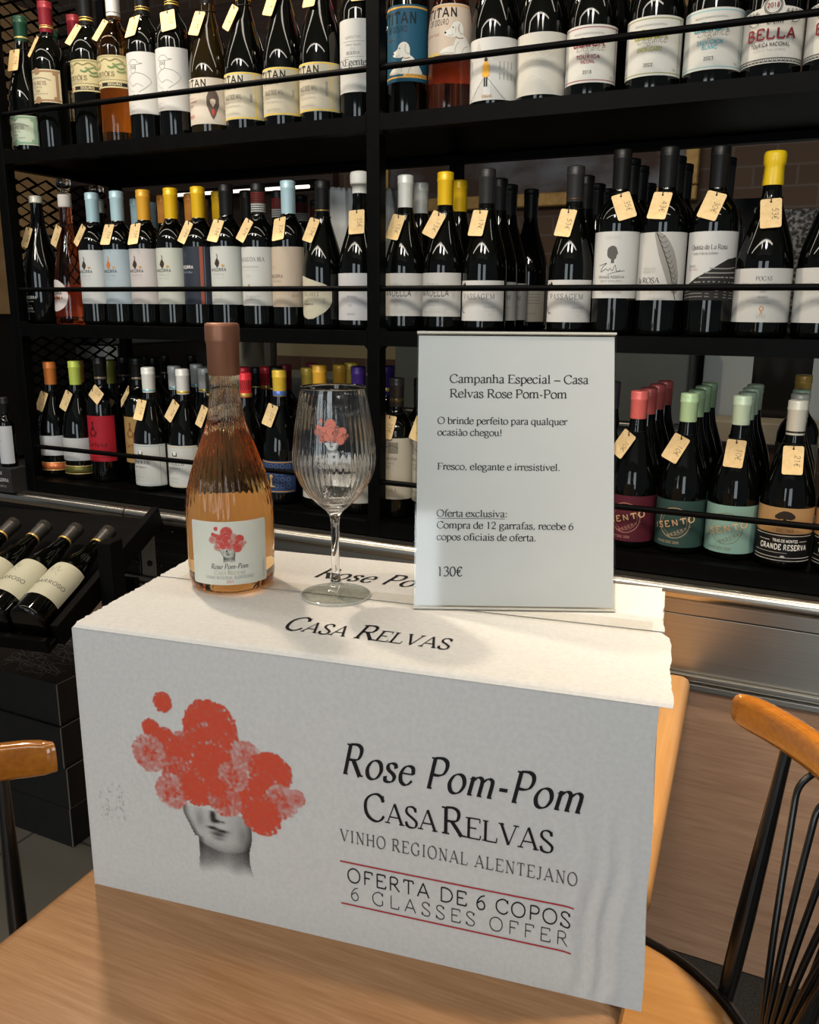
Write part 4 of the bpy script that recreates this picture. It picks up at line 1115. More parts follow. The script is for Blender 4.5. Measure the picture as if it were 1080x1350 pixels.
bar = dict(z=(44, 136), ha=84, col='#dcd8be', items=[('K', [(-26, 96), (-12, 118), (-8, 106), (0, 122), (4, 108), (10, 114)], 1.2, '#8a8778'), ('K', [(-8, 100), (2, 104), (8, 96)], 1, '#a3a090'), ('R', -14, 88, 10, 88.6, LG), ('T', 'BARROSO', 8, 74, 8, 'sb', '#77746a', 62), ('T', 'TINTO', -28, 64, 3, 's', G, 18), ('R', -38, 60, -18, 60.6, LG)])
lbl = ('nearest the carton', 'second from the carton', 'third from the carton', 'fourth from the carton', 'fifth from the carton')
for i in range(5):
    r_ = bottle(0, 0, 0, 'bur', .285, .0365, D, ('#35312d', .052), 'tilted dark bottle with cream label in the black rack, ' + lbl[i], group='bottles tilted in the rack', lab=dict(bar, rot=(4, -14, 6, 0, 0)[i]), bands=((.001, .005, '#b8984c'),))
    p_ = Matrix.Rotation(RZ, 3, 'Z') @ rp(-.0765*i, -.012, -.0105) + RO + Vector((0, 0, H))
    r_.location = p_; r_.rotation_euler = (-(PI/2-EL), 0, RZ)
m_crate = noisy('black_card', '#121211', '#191817', (30, 30, 30), .55)
m_edge = ink('#6b655a')
names = ('topmost of the stack, with a pale scribbled drawing on its lid', 'second from the top, with white figures', 'third from the top, with a small round hole', 'lowest of the stack on the tiled floor')
for k in range(4):
    z0 = FL + .0005 + .0967*(3-k); dx = (-.006, .0, .004, .002)[k]; dy = (.004, -.002, 0, 0)[k]
    t = thing('flat_crate', 'flat black crate, ' + names[k], 'crate', (-1.378+dx, 1.178+dy, z0), 0, 'stacked black crates')
    mb = MB(); mb.box(-.40, 0, 0, 0, .235, .0955)
    mb.tube([(0, 0, .001), (0, 0, .0945)], .0016, 6, 1); mb.tube([(0, 0, .0953), (0, .235, .0953)], .0014, 6, 1)
    if k == 0:
        rnd = random.Random(4)
        for _ in range(70):
            x0, y0 = -.22+.14*rnd.random(), .02+.15*rnd.random()
            mb.polys(stroke([(x0, y0), (x0+rnd.uniform(-.03, .05), y0+rnd.uniform(-.02, .03)), (x0+rnd.uniform(.0, .07), y0+rnd.uniform(-.03, .02))], .0016, 3), lambda u, v: (u, v, .0958), 2)
        mb.polys(move(text('60', .018, 's', None, 'c', 3), -.03, .20), lambda u, v: (u, v, .0958), 3)
    if k in (0, 1): mb.polys(move(text('60', .013, 's', None, 'r', 3), -.190 if k else -.21, .045), lambda u, v: (u, -.0005, v), 3)
    if k == 2: mb.polys(disc(.06, .06, .006), lambda u, v: (.0006, u, v), 2)
    mb.build('crate_body', [m_crate, m_edge, ink('#8a877f'), ink('#c9c7c1')], t)
def titan(col, edge, side, txt=K, rot=0):
    return dict(z=(24, 107), ha=86, col=col, rot=rot, items=[('R', -56, 104, 56, 106.4, edge), ('R', -56, 25, 56, 27.4, edge), ('R', 42, 25, 44.5, 106, edge),
        ('T', 'TITAN', -8, 88, 13.5, 'sb', txt, 58), ('T', 'OF DOURO', -12, 78, 7, 'cb', G, 34), ('T', 'VALE DOS MIL', -6, 60, 8, 'cb', G, 44),
        ('T', 'SINGLE VINEYARD', -6, 53, 4, 'cb', LG, 38), ('T', 'ESTAGIO EM BARRICA', -6, 46, 3.5, 'cb', LG, 38), ('T', 'PRODUCT OF PORTUGAL', -6, 33, 3, 'cb', LG, 34), ('V', side, 36, 62, 4, 'cb', G)])
def bella(inkc, name, year, edge, rot=0):
    return dict(z=(24, 108), ha=84, col='#e4e2d9', rot=rot, items=[('R', -58, 103.5, 58, 105, edge), ('R', -58, 27, 58, 28.3, edge), ('R', -56, 27, -54.8, 105, edge), ('R', 50, 27, 51.2, 105, edge),
        ('T', 'PRODUZIDO E ENGARRAFADO EM PORTUGAL', 0, 94, 2.6, 's', K, 50), ('O', 4, 58, 15, 16, '#cfccc2'), ('O', 4, 58, 11, 11.6, '#cfccc2'), ('O', 4, 58, 18, 18.5, '#d4d1c8'),
        ('T', 'BELLA', 0, 77, 12, 'sb', inkc, 52), ('T', 'Elegance', 3, 70, 12, 'si', K, 46), ('T', name[0], 0, 59, 5.4, 'sb', inkc, 38), ('T', name[1], 0, 52, 5.4, 'sb', inkc, 22) if name[1] else ('R', 0, 52, .1, 52.1, inkc),
        ('T', year, 0, 37, 4.6, 'sb', G, 14), ('T', '13% vol', -42, 31, 2.4, 's', K, 8), ('T', '75cl', 42, 31, 2.4, 's', K, 6)])
def dombella(rot=0):
    return dict(z=(24, 108), ha=84, rot=rot, col='#e6e2d8', cut=[(-62, 24, 94), (-48, 24, 96), (-30, 24, 98), (-16, 24, 99), (-13, 24, 106), (-6, 24, 112), (6, 24, 112), (13, 24, 106), (16, 24, 99), (30, 24, 98), (48, 24, 96), (62, 24, 94)],
        items=[('R', -60, 30, 60, 31, K), ('R', -60, 25.5, 60, 26.5, K)] + [('O', u, 28.6, 1.4, 2.2, '#3a3a38') for u in range(-58, 60, 6)] + [('O', u, 93, 1.0, 1.7, '#3a3a38') for u in list(range(-58, -16, 6)) + list(range(20, 60, 6))] + [('R', -60, 90.5, -17, 91.2, K), ('R', 17, 90.5, 60, 91.2, K), ('O', 0, 100, 9.8, 10.6, K), ('O', 0, 100, 11.4, 12.2, K),
            ('T', '2018', 0, 97.6, 5.4, 'sb', '#7c2230', 16), ('T', 'Dom', 4, 76, 11, 'i', K, 22), ('K', [(-10, 84), (-16, 88), (-22, 82), (-18, 77), (-26, 75), (-33, 80)], .8, K), ('K', [(20, 84), (26, 88), (30, 82), (26, 78), (34, 78), (40, 84)], .8, K),
            ('T', 'BELLA', 0, 56, 14, 'sb', '#84202b', 68), ('T', 'TOURIGA NACIONAL', 0, 46, 5, 'sb', K, 52), ('T', 'VINHO REGIONAL', 0, 40, 2.4, 's', G, 44)])
def mingo(col, dark=K, lg='#3a2c22', sub='Reserva', rot=0, bird=1, zz=(46, 161)):
    it = [('T', 'MINGORRA', -2, 112, 6, 'sb', dark, 40), ('T', sub, 0, 104, 5.5, 'si', G, 26), ('T', 'COLHEITA SELECIONADA', 0, 98, 2.2, 's', LG, 28), ('T', 'ALENTEJO', -4, 62, 3, 's', LG, 26), ('R', -18, 57, 14, 57.4, LG)]
    if bird: it += [('F', [(-8, 126, 128), (-5, 123, 134), (-2, 119, 138), (1, 121, 136), (4, 127, 130)], lg), ('K', [(-2, 137), (0, 142), (-3, 146)], 1.6, lg), ('F', [(8, 122, 124), (11, 120.5, 126), (15, 122, 124)], GO)]
    return dict(z=zz, ha=88, col=col, rot=rot, items=it)
def isento(col, acc, low=13, rot=0):
    it = [('O', -4, 54, 25.5, 27, acc), ('O', -4, 54, 21, 21.6, acc), ('T', 'DOURO DOC', -4, 72, 5, 'sb', acc, 30), ('A', 'ISENTO', -4, 49, 10, 'sb', '#d8b489', 15), ('A', 'RESERVA', 6, 38, 4.6, 'sb', acc, 28), ('T', 'VINHO DOC 2020', -14, 18, 4, 'sb', acc, 40)]
    return dict(z=(12, 93), ha=88, col=col, rot=rot, items=it)
def serra(rot=0):
    return (dict(z=(59, 101), ha=86, col='#c69a66', rot=rot, items=[('K', [(-40, 62), (-20, 66), (0, 60), (20, 63), (44, 60)], .6, '#9c7038'), ('F', [(-15, 84, 88), (-9, 82, 93), (-3, 83, 96), (3, 83, 96), (9, 82, 94), (15, 85, 89)], '#2c2118'), ('F', [(-2.4, 73, 84), (0, 74, 84), (2.4, 73, 84)], '#2c2118'), ('K', [(-8, 73), (0, 74), (9, 73)], 1, '#2c2118'), ('T', 'DECIMA', 2, 62, 5, 's', '#2c2118', 26)]),
            dict(z=(12, 59), ha=86, col='#141313', rot=rot, items=[('R', -52, 55, 52, 56, '#cfcac0'), ('T', 'TRAS OS MONTES', 4, 45, 4.4, 'sb', '#e9e5da', 38), ('R', -40, 46, -20, 47, '#cfcac0'), ('R', 26, 46, 40, 47, '#cfcac0'), ('T', 'GRANDE RESERVA', 2, 32.5, 8.5, 'sb', '#efece4', 76), ('R', -48, 27, 8, 27.6, '#cfcac0'), ('R', -52, 19, 52, 20, '#cfcac0'), ('D', 2, 21, 3.5, '#cfcac0', .6), ('R', -52, 14, 52, 15, '#cfcac0')]))
def passagem(rot=0, sub='RESERVA'):
    return dict(z=(20, 90), ha=80, col='#dcdad6', rot=rot, items=[('T', 'PASSAGEM', 2, 58, 8.5, 'cs', K, 62), ('T', sub, 24, 42, 3.6, 's', G, 20), ('T', 'DOURO DOC', 24, 36, 2.6, 's', LG, 18), ('T', '2019', 26, 30, 2.6, 's', LG, 8),
        ('F', [(-38, 78, 80), (-34, 78, 85), (-31, 80, 83), (-27, 80, 88), (-23, 78, 81)], K), ('K', [(-38, 74), (-46, 62), (-44, 46), (-34, 36), (-26, 35)], 1.4, '#4d4b48'), ('K', [(-42, 64), (-40, 48), (-30, 40)], .8, G)])
def pocas(rot=0):
    return dict(z=(24, 105), ha=84, col='#dcdad4', rot=rot, items=[('T', 'PO\u00c7AS', 4, 87, 5.6, 'r', K, 24), ('K', [(-40, 80), (-24, 83), (-6, 79), (14, 83), (30, 80), (44, 82)], .5, LG), ('T', '2021', 4, 69, 3.4, 'r', G, 10), ('T', 'BRANCO', 4, 61, 2.6, 's', G, 14), ('R', -20, 56, 30, 56.4, LG), ('T', 'VILA NOVA DE GAIA', 4, 52, 2.4, 's', G, 26), ('K', [(3, 40), (7, 44), (4, 48), (1, 45), (5, 38), (2, 36)], 1.4, '#c9853c'), ('T', 'DOURO', 4, 31, 4, 'cb', LG, 13)])
def reis(c1, c2, zz, rot=0):
    a, b = zz
    return dict(z=zz, ha=80, col=c1, rot=rot, items=[('R', -50, a+2, 50, a+6, c2), ('R', -50, b-6, 50, b-2, c2), ('R', -48, a+2, -42, b-2, c2), ('R', 40, a+2, 46, b-2, c2), ('D', -40, b-8, 4, c2), ('D', 38, b-8, 4, c2), ('D', -40, a+8, 4, c2), ('D', 38, a+8, 4, c2), ('D', 0, b-4, 8, c2, .8), ('D', 0, a+5, 8, c2, .9),
        ('K', [(-34, b-22), (-16, b-18), (0, b-17), (16, b-18), (30, b-22)], 1, G), ('T', 'CEM REIS', -2, (a+b)/2+2, 7, 'r', '#5a4636', 46), ('T', 'RESERVA', -2, (a+b)/2-4, 3, 's', G, 26), ('T', 'Tinto', -2, (a+b)/2-12, 5, 'i', G, 14), ('R', -28, (a+b)/2-16, 22, (a+b)/2-15.4, G)])
def tostoes(rot=0):
    return dict(z=(111, 173), ha=78, col='#d2c698', rot=rot, items=[('R', -48, 114, 48, 121, K), ('D', -14, 117.5, 7, '#dccfa4', .6), ('D', -14, 117.5, 5, '#9a4a34', .55), ('T', '1836', -14, 115.8, 3.4, 's', '#dccfa4', 8), ('T', 'DOURO', 22, 115.6, 4, 'sb', '#dccfa4', 28), ('R', -48, 126, 48, 126.6, K), ('O', -16, 156, 8, 9.2, '#6f6341'), ('O', -16, 156, 5, 5.8, '#6f6341'), ('K', [(-7, 162), (4, 166), (16, 162), (28, 166), (42, 160)], 2, '#7a7348'), ('K', [(-26, 162), (-34, 166), (-44, 160)], 2, '#7a7348'),
        ('K', [(10, 152), (18, 149), (26, 152), (34, 147), (44, 149)], 3.0, '#5f7a4c'), ('K', [(20, 157), (28, 155), (38, 158), (46, 154)], 2.2, '#6f8658'), ('K', [(28, 143), (36, 141), (46, 143)], 2.4, '#5f7a4c'), ('R', -48, 170, 48, 171, '#7a7348'), ('T', 'TOST\u00d5ES', -2, 133, 8.4, 'r', K, 50), ('T', 'COLHEITA', -2, 128.6, 2.6, 's', G, 30)])
def pessoa(rot=0):
    return dict(z=(55, 171), ha=86, col='#dfdfdc', rot=rot, items=[('K', [(-12, 150), (-4, 156), (6, 156), (12, 150), (20, 149), (8, 147), (-6, 147), (-12, 150)], 1, '#77766f'), ('K', [(-6, 147), (-8, 138), (-2, 131), (4, 134), (6, 146)], 1, '#77766f'), ('O', -3, 142, 1.8, 2.6, '#55544f'), ('O', 3, 142, 1.8, 2.6, '#55544f'), ('K', [(-2, 131), (-20, 120), (-26, 100), (-22, 92)], 1, '#9a9993'), ('K', [(4, 133), (24, 128), (36, 116), (24, 104), (10, 96)], 1, '#9a9993'), ('K', [(-14, 118), (-4, 108), (8, 112), (20, 106)], .8, '#9a9993'), ('K', [(-24, 112), (-10, 100), (0, 96)], .8, '#b0afa9'),
        ('T', 'RED EDITION', 0, 85, 6, 'sb', K, 46), ('T', 'DOURO', -20, 64, 3.2, 's', G, 16), ('T', 'TINTO 2019', -14, 59, 2.6, 's', G, 22), ('R', -32, 69.5, 0, 70.1, LG)])

def P(*a, **k): return bottle(*a, **k)
GT, GMd, GB = 'bottles on the upper shelf', 'bottles on the middle shelf', 'bottles on the lower shelf'
# ---- upper shelf, left bay
P(-1.672, Y0, ZT, 'bur', .288, .037, D, ('#1f4a37', .052), 'green capsuled bottle with pale green label at the mesh end of the top shelf', group=GT, lab=reis('#c9d8c4', '#7d9c86', (19, 80)), tg=('23\u20ac', 0, 0), bands=((.006, .009, '#b9a15e'),))
P(-1.594, Y0, ZT, 'bdx', .307, .0365, D, ('#8e2531', .062), 'dark bottle with red capsule and ornate brown bordered cream label', group=GT, lab=reis('#d8cdaa', '#8f7358', (100, 166)), tg=('40\u20ac', -26, 22), bands=((.008, .0105, '#b9a15e'), (.0125, .0135, '#b9a15e')))
P(-1.605, Y0+.09, ZT, 'bdx', .307, .0365, D, ('#8e2531', .062), 'red capsuled bottle half hidden behind the ornate brown labelled one', group=GT, lab=reis('#d8cdaa', '#8f7358', (79, 142), 10), bands=((.008, .0105, '#b9a15e'),))
P(-1.679, Y0+.092, ZT, 'bur', .286, .037, D, ('#1f4a37', .052), 'green capsuled bottle behind the pair at the mesh end of the top shelf', group=GT, bands=((.006, .009, '#b9a15e'),))
P(-1.478, Y0, ZT, 'bdx', .315, .0375, D, (BK, .068), 'dark bottle with gold ringed black capsule and old style cream label with vine', group=GT, lab=tostoes(), tg=('14\u20ac', -12, 24), bands=((.006, .009, '#b9994a'), (.012, .0135, '#b9994a')))
P(-1.402, Y0, ZT, 'bdx', .315, .0375, 'amber_wine', ('#e6e4e0', .062), 'clear bottle of amber wine with silver capsule beside the vine labelled bottle', group=GT, blab=(.036, .170), lab=tostoes(), tg=('14\u20ac', -16, 24), bands=((.006, .0075, '#8c7a70'),))
P(-1.324, Y0, ZT, 'bdx', .312, .0365, D, (BK, .066), 'white label with sketched man in hat, bottle nearer the amber wine', group=GT, lab=pessoa(), tg=('16\u20ac', -8, -4), bands=((.008, .0105, '#b9994a'), (.013, .0145, '#b9994a')))
P(-1.248, Y0, ZT, 'bdx', .312, .0365, D, (BK, .066), 'white label with sketched man in hat, bottle nearer the olive one', group=GT, lab=pessoa(), tg=('20\u20ac', 14, -14), bands=((.008, .0105, '#b9994a'), (.013, .0145, '#b9994a')))
P(-1.160, Y0, ZT, 'bur', .30, .0415, 'olive_glass', (BK, .055), 'olive tinted bottle with bearded face on cream label and 24 euro tag', group=GT, tg=('24\u20ac', -8, 14), lab=dict(z=(22, 106), ha=86, col='#ddd2c2', items=[('T', 'TITAN', -10, 90, 13, 'sb', K, 58), ('T', 'TINTA VAROSA', -12, 78, 6, 'cb', K, 46), ('R', -40, 70, -8, 70.5, '#a5685a'), ('T', 'single vineyard', -20, 62, 4, 'cb', '#a5685a', 32), ('T', '2019', -20, 54, 4, 'cb', '#a5685a', 10), ('T', 'Tinto', -24, 34, 8, 'r', '#b0453a', 26), ('F', [(18, 56, 70), (22, 46, 80), (26, 36, 84), (30, 30, 88), (34, 36, 84), (38, 46, 80), (42, 56, 70)], '#5a4b44'), ('F', [(25, 60, 66), (30, 52, 68), (35, 60, 66)], '#c9b7a6'), ('F', [(27, 42, 48), (30, 36, 50), (33, 42, 48)], '#b0453a')]))
P(-1.074, Y0, ZT, 'bur', .30, .0415, D, ('#ffc61c', .06), 'yellow bordered label bottle beside the olive one, 35 euro tag tilted', group=GT, lab=titan('#d9d2bc', '#d9b944', 'DOURO'), tg=('35\u20ac', -20, 28), bands=((.003, .0045, '#8d7a30'),))
P(-.985, Y0, ZT, 'bur', .315, .0405, D, ('#3b3a38', .06), 'yellow edged label bottle third from the centre post with a 37 euro tag', group=GT, lab=titan('#cfc7b0', '#d9b944', 'TINTO', rot=8), tg=('37\u20ac', -16, 16))
P(-.902, Y0, ZT, 'bur', .318, .0415, D, ('#3b3a38', .06), 'yellow edged label bottle next to the plain white labelled one, 35 euro tag upright', group=GT, lab=titan('#d2cab4', '#d9b944', 'DOC DOURO', rot=-4), tg=('35\u20ac', -12, 4))
P(-.819, Y0, ZT, 'bdx', .31, .037, D, (BK, .062), 'tall white labelled bottle against the centre post on the top shelf', group=GT, tg=('18\u20ac', 20, -6), lab=dict(z=(50, 170), ha=86, col='#d5d6d2', items=[('T', 'ALENTEJO TINTO', 4, 138, 4, 's', G, 32), ('R', -18, 133, 26, 133.5, G), ('T', 'VINHA VELHA', 4, 126, 3.6, 's', G, 30), ('T', '2018', 4, 120, 3.4, 's', LG, 10), ('T', 'RESERVA', 4, 112, 5, 'r', K, 26), ('R', -16, 108, 24, 108.4, G), ('T', 'EXEgente', -2, 94, 11, 'r', K, 62)]))
# ---- upper shelf, right bay
dog = lambda c, du: [('F', [(-21+du, 100, 104), (-19+du, 98.5, 106), (-15+du, 97, 107.5), (-11+du, 96.5, 110), (-9+du, 96, 116), (-5+du, 96, 119.5), (0+du, 96, 121), (5+du, 95, 120), (9+du, 95, 116), (11+du, 97, 110)], c), ('F', [(-6+du, 70, 84), (-3+du, 70, 92), (0+du, 70, 97), (6+du, 70, 100), (11+du, 70, 100), (17+du, 70, 96), (24+du, 70, 88), (30+du, 70, 80), (34+du, 70, 74)], c), ('F', [(-30+du, 70, 73), (-24+du, 70, 78), (-16+du, 70, 81), (-8+du, 70, 83), (-2+du, 70, 84)], c), ('D', -19.8+du, 103.2, 1.7, '#2b2626'), ('K', [(4+du, 117), (2.5+du, 110), (5+du, 103), (10+du, 102)], 1.2, '#a59f92'), ('D', -7+du, 111, 1.1, '#2b2626'), ('K', [(-3+du, 97), (4+du, 94.5), (11+du, 96)], 1.3, '#8d6a3e'), ('K', [(-15+du, 99.5), (-10+du, 99), (-7+du, 101)], .7, '#a59f92'), ('K', [(-4+du, 72), (-2+du, 82), (3+du, 90)], .9, '#aaa498'), ('K', [(8+du, 71), (12+du, 80), (20+du, 84)], .9, '#aaa498'), ('K', [(-30+du, 71), (-18+du, 72.5), (-6+du, 71)], .7, '#aaa498')]
P(-.722, Y0, ZT, 'bdx', .315, .037, D, ('#b98d3c', .06), 'bottle with blue label and white dog beside the centre post', group=GT, lab=dict(z=(58, 180), ha=88, col='#1f5c78', items=[('R', -58, 174, 58, 177, '#d3a04b'), ('R', -58, 64, 30, 66.5, '#d3a04b'), ('R', 8, 64, 58, 71, '#d3a04b'), ('T', 'PRODUCT OF PORTUGAL', 30, 66.2, 2.6, 's', K, 34), ('T', 'TITAN', 0, 150, 18, 'sb', '#10222c', 62), ('T', 'OF DOURO', -6, 137, 9, 'cb', '#10222c', 40), ('R', -30, 126, -10, 127, '#7c3b45')] + dog('#d9d6cb', 8)))
P(-.640, Y0, ZT, 'bur', .325, .0395, 'rose_wine', ('#e8dcd0', .06), 'pale pink wine bottle with white dog on peach label', group=GT, blab=(.060, .165), lab=dict(z=(91, 172), ha=88, col='#e6d2bd', items=[('R', -58, 167, 58, 169, '#d3a04b'), ('R', -58, 92, 58, 95, '#e0bd55'), ('T', 'TITAN', -4, 150, 15, 'sb', '#191514', 62), ('T', 'OF DOURO', -8, 138, 8.5, 'cb', '#191514', 38), ('T', 'RESERVA ROSE', -22, 122, 3, 's', '#b0605c', 34)] + [(i[0], [(a[0]+26, a[1]+22) + tuple(x+22 for x in a[2:]) for a in i[1]], *i[2:]) if i[0] in 'FK' else (i[0], i[1]+26, i[2]+22, *i[3:]) for i in dog('#dedad0', 0)]))
P(-.558, Y0, ZT, 'bur', .32, .0415, D, ('#c8a24e', .05), 'fat bottle with label of a walker in yellow coat on grey street', group=GT, lab=dict(z=(13, 109), ha=82, col='#dedcd7', items=[('F', [(-46, 20, 100), (-36, 30, 96), (-26, 40, 84), (-18, 48, 74)], '#bdbcb8'), ('F', [(16, 44, 76), (26, 36, 88), (38, 28, 98), (52, 20, 104)], '#c4c3be'), ('F', [(-20, 86, 90), (-15, 80, 106), (-10, 86, 92)], '#b3b2ae'), ('F', [(-4, 20, 48), (0, 18, 50), (4, 18, 50), (8, 20, 48)], '#cfcecb')] + [('R', u, 60, u+2.5, 72, '#a3a29e') for u in (22, 29, 36, 43)] + [('R', u, 44, u+2.5, 54, '#a3a29e') for u in (22, 29, 36, 43)] + [('R', -42, 62, -38, 82, '#a9a8a4'), ('R', -33, 58, -30, 76, '#a9a8a4'), ('K', [(4, 46), (26, 20), (34, 14)], .7, G), ('K', [(-4, 46), (-26, 20), (-32, 14)], .7, G),
    ('R', -3.2, 34, -.6, 50, '#22201f'), ('R', .6, 34, 3.2, 50, '#22201f'), ('F', [(-6, 50, 66), (-3, 48, 72), (0, 48, 73), (3, 48, 72), (6, 50, 66)], '#d9a23a'), ('D', 0, 75, 3, '#2c211b'), ('T', 'URBANO', 2, 17, 4, 'sb', '#b98d4c', 18)]))
P(-.474, Y0, ZT, 'bur', .32, .0415, D, (BK, .05), 'fat bottle with plain embossed white label beside the walker label', group=GT, lab=dict(z=(14, 107), ha=84, col='#d9d5c9', items=[('V', 'TEXTURA', -44, 58, 8, 'r', '#cac5b8'), ('K', [(-24, 84), (-8, 92), (8, 86), (24, 94)], .9, '#cdc8bb'), ('K', [(-20, 70), (-2, 78), (14, 70), (30, 80)], .9, '#cdc8bb'), ('K', [(-26, 52), (-8, 60), (10, 54), (28, 62)], .9, '#cdc8bb'), ('K', [(-20, 36), (0, 44), (16, 36), (32, 44)], .9, '#cdc8bb'), ('R', -46, 22, -38, 23, LG)]))
P(-.391, Y0, ZT, 'bur', .31, .0405, D, (BK, .055), 'red bordered label bottle between the embossed and the yellow bordered labels', group=GT, lab=bella('#8e2530', ('TOURIGA', 'NACIONAL'), '2018', '#8e4a52', rot=6))
P(-.291, Y0, ZT, 'bur', .31, .0425, D, (BK, .055), 'yellow green bordered label bottle dated 2022 on the top shelf', group=GT, lab=bella('#a9a72e', ('ENCRUZADO', ''), '2022', '#8e8f58'))
P(-.202, Y0, ZT, 'bur', .31, .0425, D, (BK, .055), 'turquoise bordered label bottle dated 2023 on the top shelf', group=GT, lab=bella('#3f9aa8', ('SAUVIGNON', 'BLANC'), '2023', '#7fb4bb'))
P(-.117, Y0, ZT, 'bur', .31, .0425, D, (BK, .055), 'bottle with round 2018 medallion and large red lettering beside the turquoise label', group=GT, lab=dombella())
P(-.030, Y0, ZT, 'bur', .31, .0425, D, (BK, .055), 'bottle with large red lettering cut by the edge of the photo, top shelf', group=GT, lab=dombella(6))
# ---- middle shelf, left bay
P(-1.672, Y0, ZM, 'spk', .286, .043, D, ('#f2edd8', .016), 'black sparkling bottle with cream topped cap at the mesh side', group=GMd, tg=('32\u20ac', -12, 12), lab=dict(z=(20, 84), ha=80, col='#050505', show=0, items=[('T', 'M', 0, 72, 9, 's', '#b9b9b4', 9), ('T', 'MINGORRA', 0, 56, 6, 'sb', '#c9c9c4', 38), ('T', 'Espumante', 0, 49, 3.6, 'i', '#8f8f8a', 22), ('R', -5, 40, 5, 40.6, '#8f8f8a'), ('T', 'BRUTO', 0, 32, 4, 's', '#c9c9c4', 15), ('T', 'ALENTEJO', 0, 26, 3, 's', '#8f8f8a', 22)]), bands=())
P(-1.582, Y0, ZM, 'cone', .287, .040, 'rose_wine', ('stopper', .03), 'pink wine bottle with glass stopper and round pale label', group=GMd, blab=(.016, .088), tg=('25\u20ac', -16, 22), lab=dict(z=(20, 100), ha=86, col='#ddd4d2', rot=-20, cut=[(-36, 60, 66), (-32, 46, 80), (-24, 36, 90), (-12, 30, 97), (0, 28, 99), (12, 30, 97), (24, 36, 90), (32, 46, 80), (36, 60, 66)], items=[('T', 'MINGORRA', 0, 66, 6, 'sb', K, 42), ('T', 'ROSE', 0, 58, 3.6, 's', G, 14), ('T', '2021', 0, 48, 3.4, 's', LG, 10)]))
bl_, yl_ = '#aecbd2', '#ffc81e'
P(-1.500, Y0, ZM, 'bdx', .285, .0358, D, (bl_, .063), 'pale blue capsuled bottle with grey white label, next to the pink wine', group=GMd, lab=mingo('#cfd3d3'), tg=('15\u20ac', -20, 24))
P(-1.428, Y0, ZM, 'bdx', .285, .0358, D, (bl_, .063), 'pale blue capsuled bottle with blue label', group=GMd, lab=mingo('#aebfc8', lg='#b06a3a', sub='Escolha'), tg=('15\u20ac', -6, 2))
P(-1.353, Y0, ZM, 'bdx', .284, .0358, D, ('#f0b038', .063), 'orange gold capsuled bottle with pinkish grey label', group=GMd, lab=mingo('#cdc6c4'), tg=('15\u20ac', -6, -4))
P(-1.278, Y0, ZM, 'bdx', .284, .0358, D, (yl_, .063), 'yellow capsuled bottle with greenish white label and no tag', group=GMd, lab=mingo('#cbcfc4'))
P(-1.206, Y0, ZM, 'bdx', .283, .0358, D, (yl_, .063), 'yellow capsuled bottle with navy label and orange stripe', group=GMd, tg=('28\u20ac', -16, 18), lab=dict(z=(46, 162), ha=88, col='#2f3542', items=[('R', 22, 46, 29, 162, '#8e4b38'), ('T', 'MINGORRA', -12, 118, 6, 'sb', '#d6d3cc', 40), ('T', 'Vinhas Velhas', -10, 109, 4, 'i', '#8f97a8', 30), ('R', 31, 46, 33, 162, '#59606e'), ('K', [(-20, 142), (-14, 150), (-8, 142)], .8, '#59606e')]))
P(-1.134, Y0, ZM, 'bdx', .284, .0358, D, (BK, .060), 'black capsuled bottle with white label, between the navy label and the chevron capsule', group=GMd, lab=mingo('#d2d5cf'), tg=('18\u20ac', -6, 10))
P(-1.055, Y0, ZM, 'bdx', .282, .0362, D, (BK, .060, 'chev'), 'bottle with red and white chevron capsule and white label, front row', group=GMd, tg=('42\u20ac', -16, 22), lab=dict(z=(44, 158), ha=88, col='#d5d6d2', items=[('T', 'VINHAS DA IRA', -2, 130, 8, 'r', K, 66), ('T', 'COLHEITA SELECIONADA', -4, 118, 3, 's', G, 46), ('R', -30, 113, 20, 113.4, LG), ('T', '2017', -4, 100, 3.4, 's', LG, 10), ('F', [(-8, 76, 78), (-4, 78, 86), (-1, 84, 87)], '#8a8456'), ('T', 'Mingorra', 2, 60, 5.4, 'si', G, 34), ('K', [(-16, 54), (4, 57), (20, 54)], .6, G)]))
P(-.9835, Y0, ZM, 'bdx', .283, .0350, D, (bl_, .063), 'pale blue capsuled bottle with beige label', group=GMd, tg=('25\u20ac', -10, -8), lab=dict(z=(42, 157), ha=88, col='#cdbca8', items=[('K', [(-22, 112), (-22, 120), (-18, 116), (-14, 120), (-14, 112)], .7, '#9a8a76'), ('T', 'MINGORRA', -14, 98, 6, 'sb', '#6f6152', 40), ('T', 'Uvas Castas', -12, 90, 3.8, 'i', '#8c7c6a', 28), ('K', [(24, 60), (30, 78), (34, 104)], .7, '#a59480'), ('T', 'BRANCO', 30, 62, 2.6, 's', '#8c7c6a', 14)]))
P(-.905, Y0, ZM, 'bur', .279, .0405, D, (BK, .060), 'black capsuled bottle with irregular blob shaped cream label', group=GMd, tg=('19\u20ac', -16, 14), bands=((.004, .0052, '#b9994a'),), lab=dict(z=(19, 101), ha=88, col='#d3cdb6', cut=[(-40, 30, 101), (-28, 24, 101), (-14, 19, 97), (0, 20, 93), (12, 26, 89), (24, 33, 85), (33, 42, 80), (38, 52, 72)], items=[('K', [(-38, 26), (-20, 21), (0, 23), (18, 32), (32, 44), (35, 56), (32, 72), (16, 84), (-4, 91)], .5, '#a8a18a'), ('T', 'COLARES', -8, 63, 7, 'cs', K, 40), ('T', 'VINHA', -20, 52, 3.2, 's', G, 16), ('T', 'Ramisco', -14, 46, 4.4, 'i', K, 28), ('R', -18, 34, -2, 34.5, LG), ('V', 'DOC', 24, 54, 3, 's', G)]))
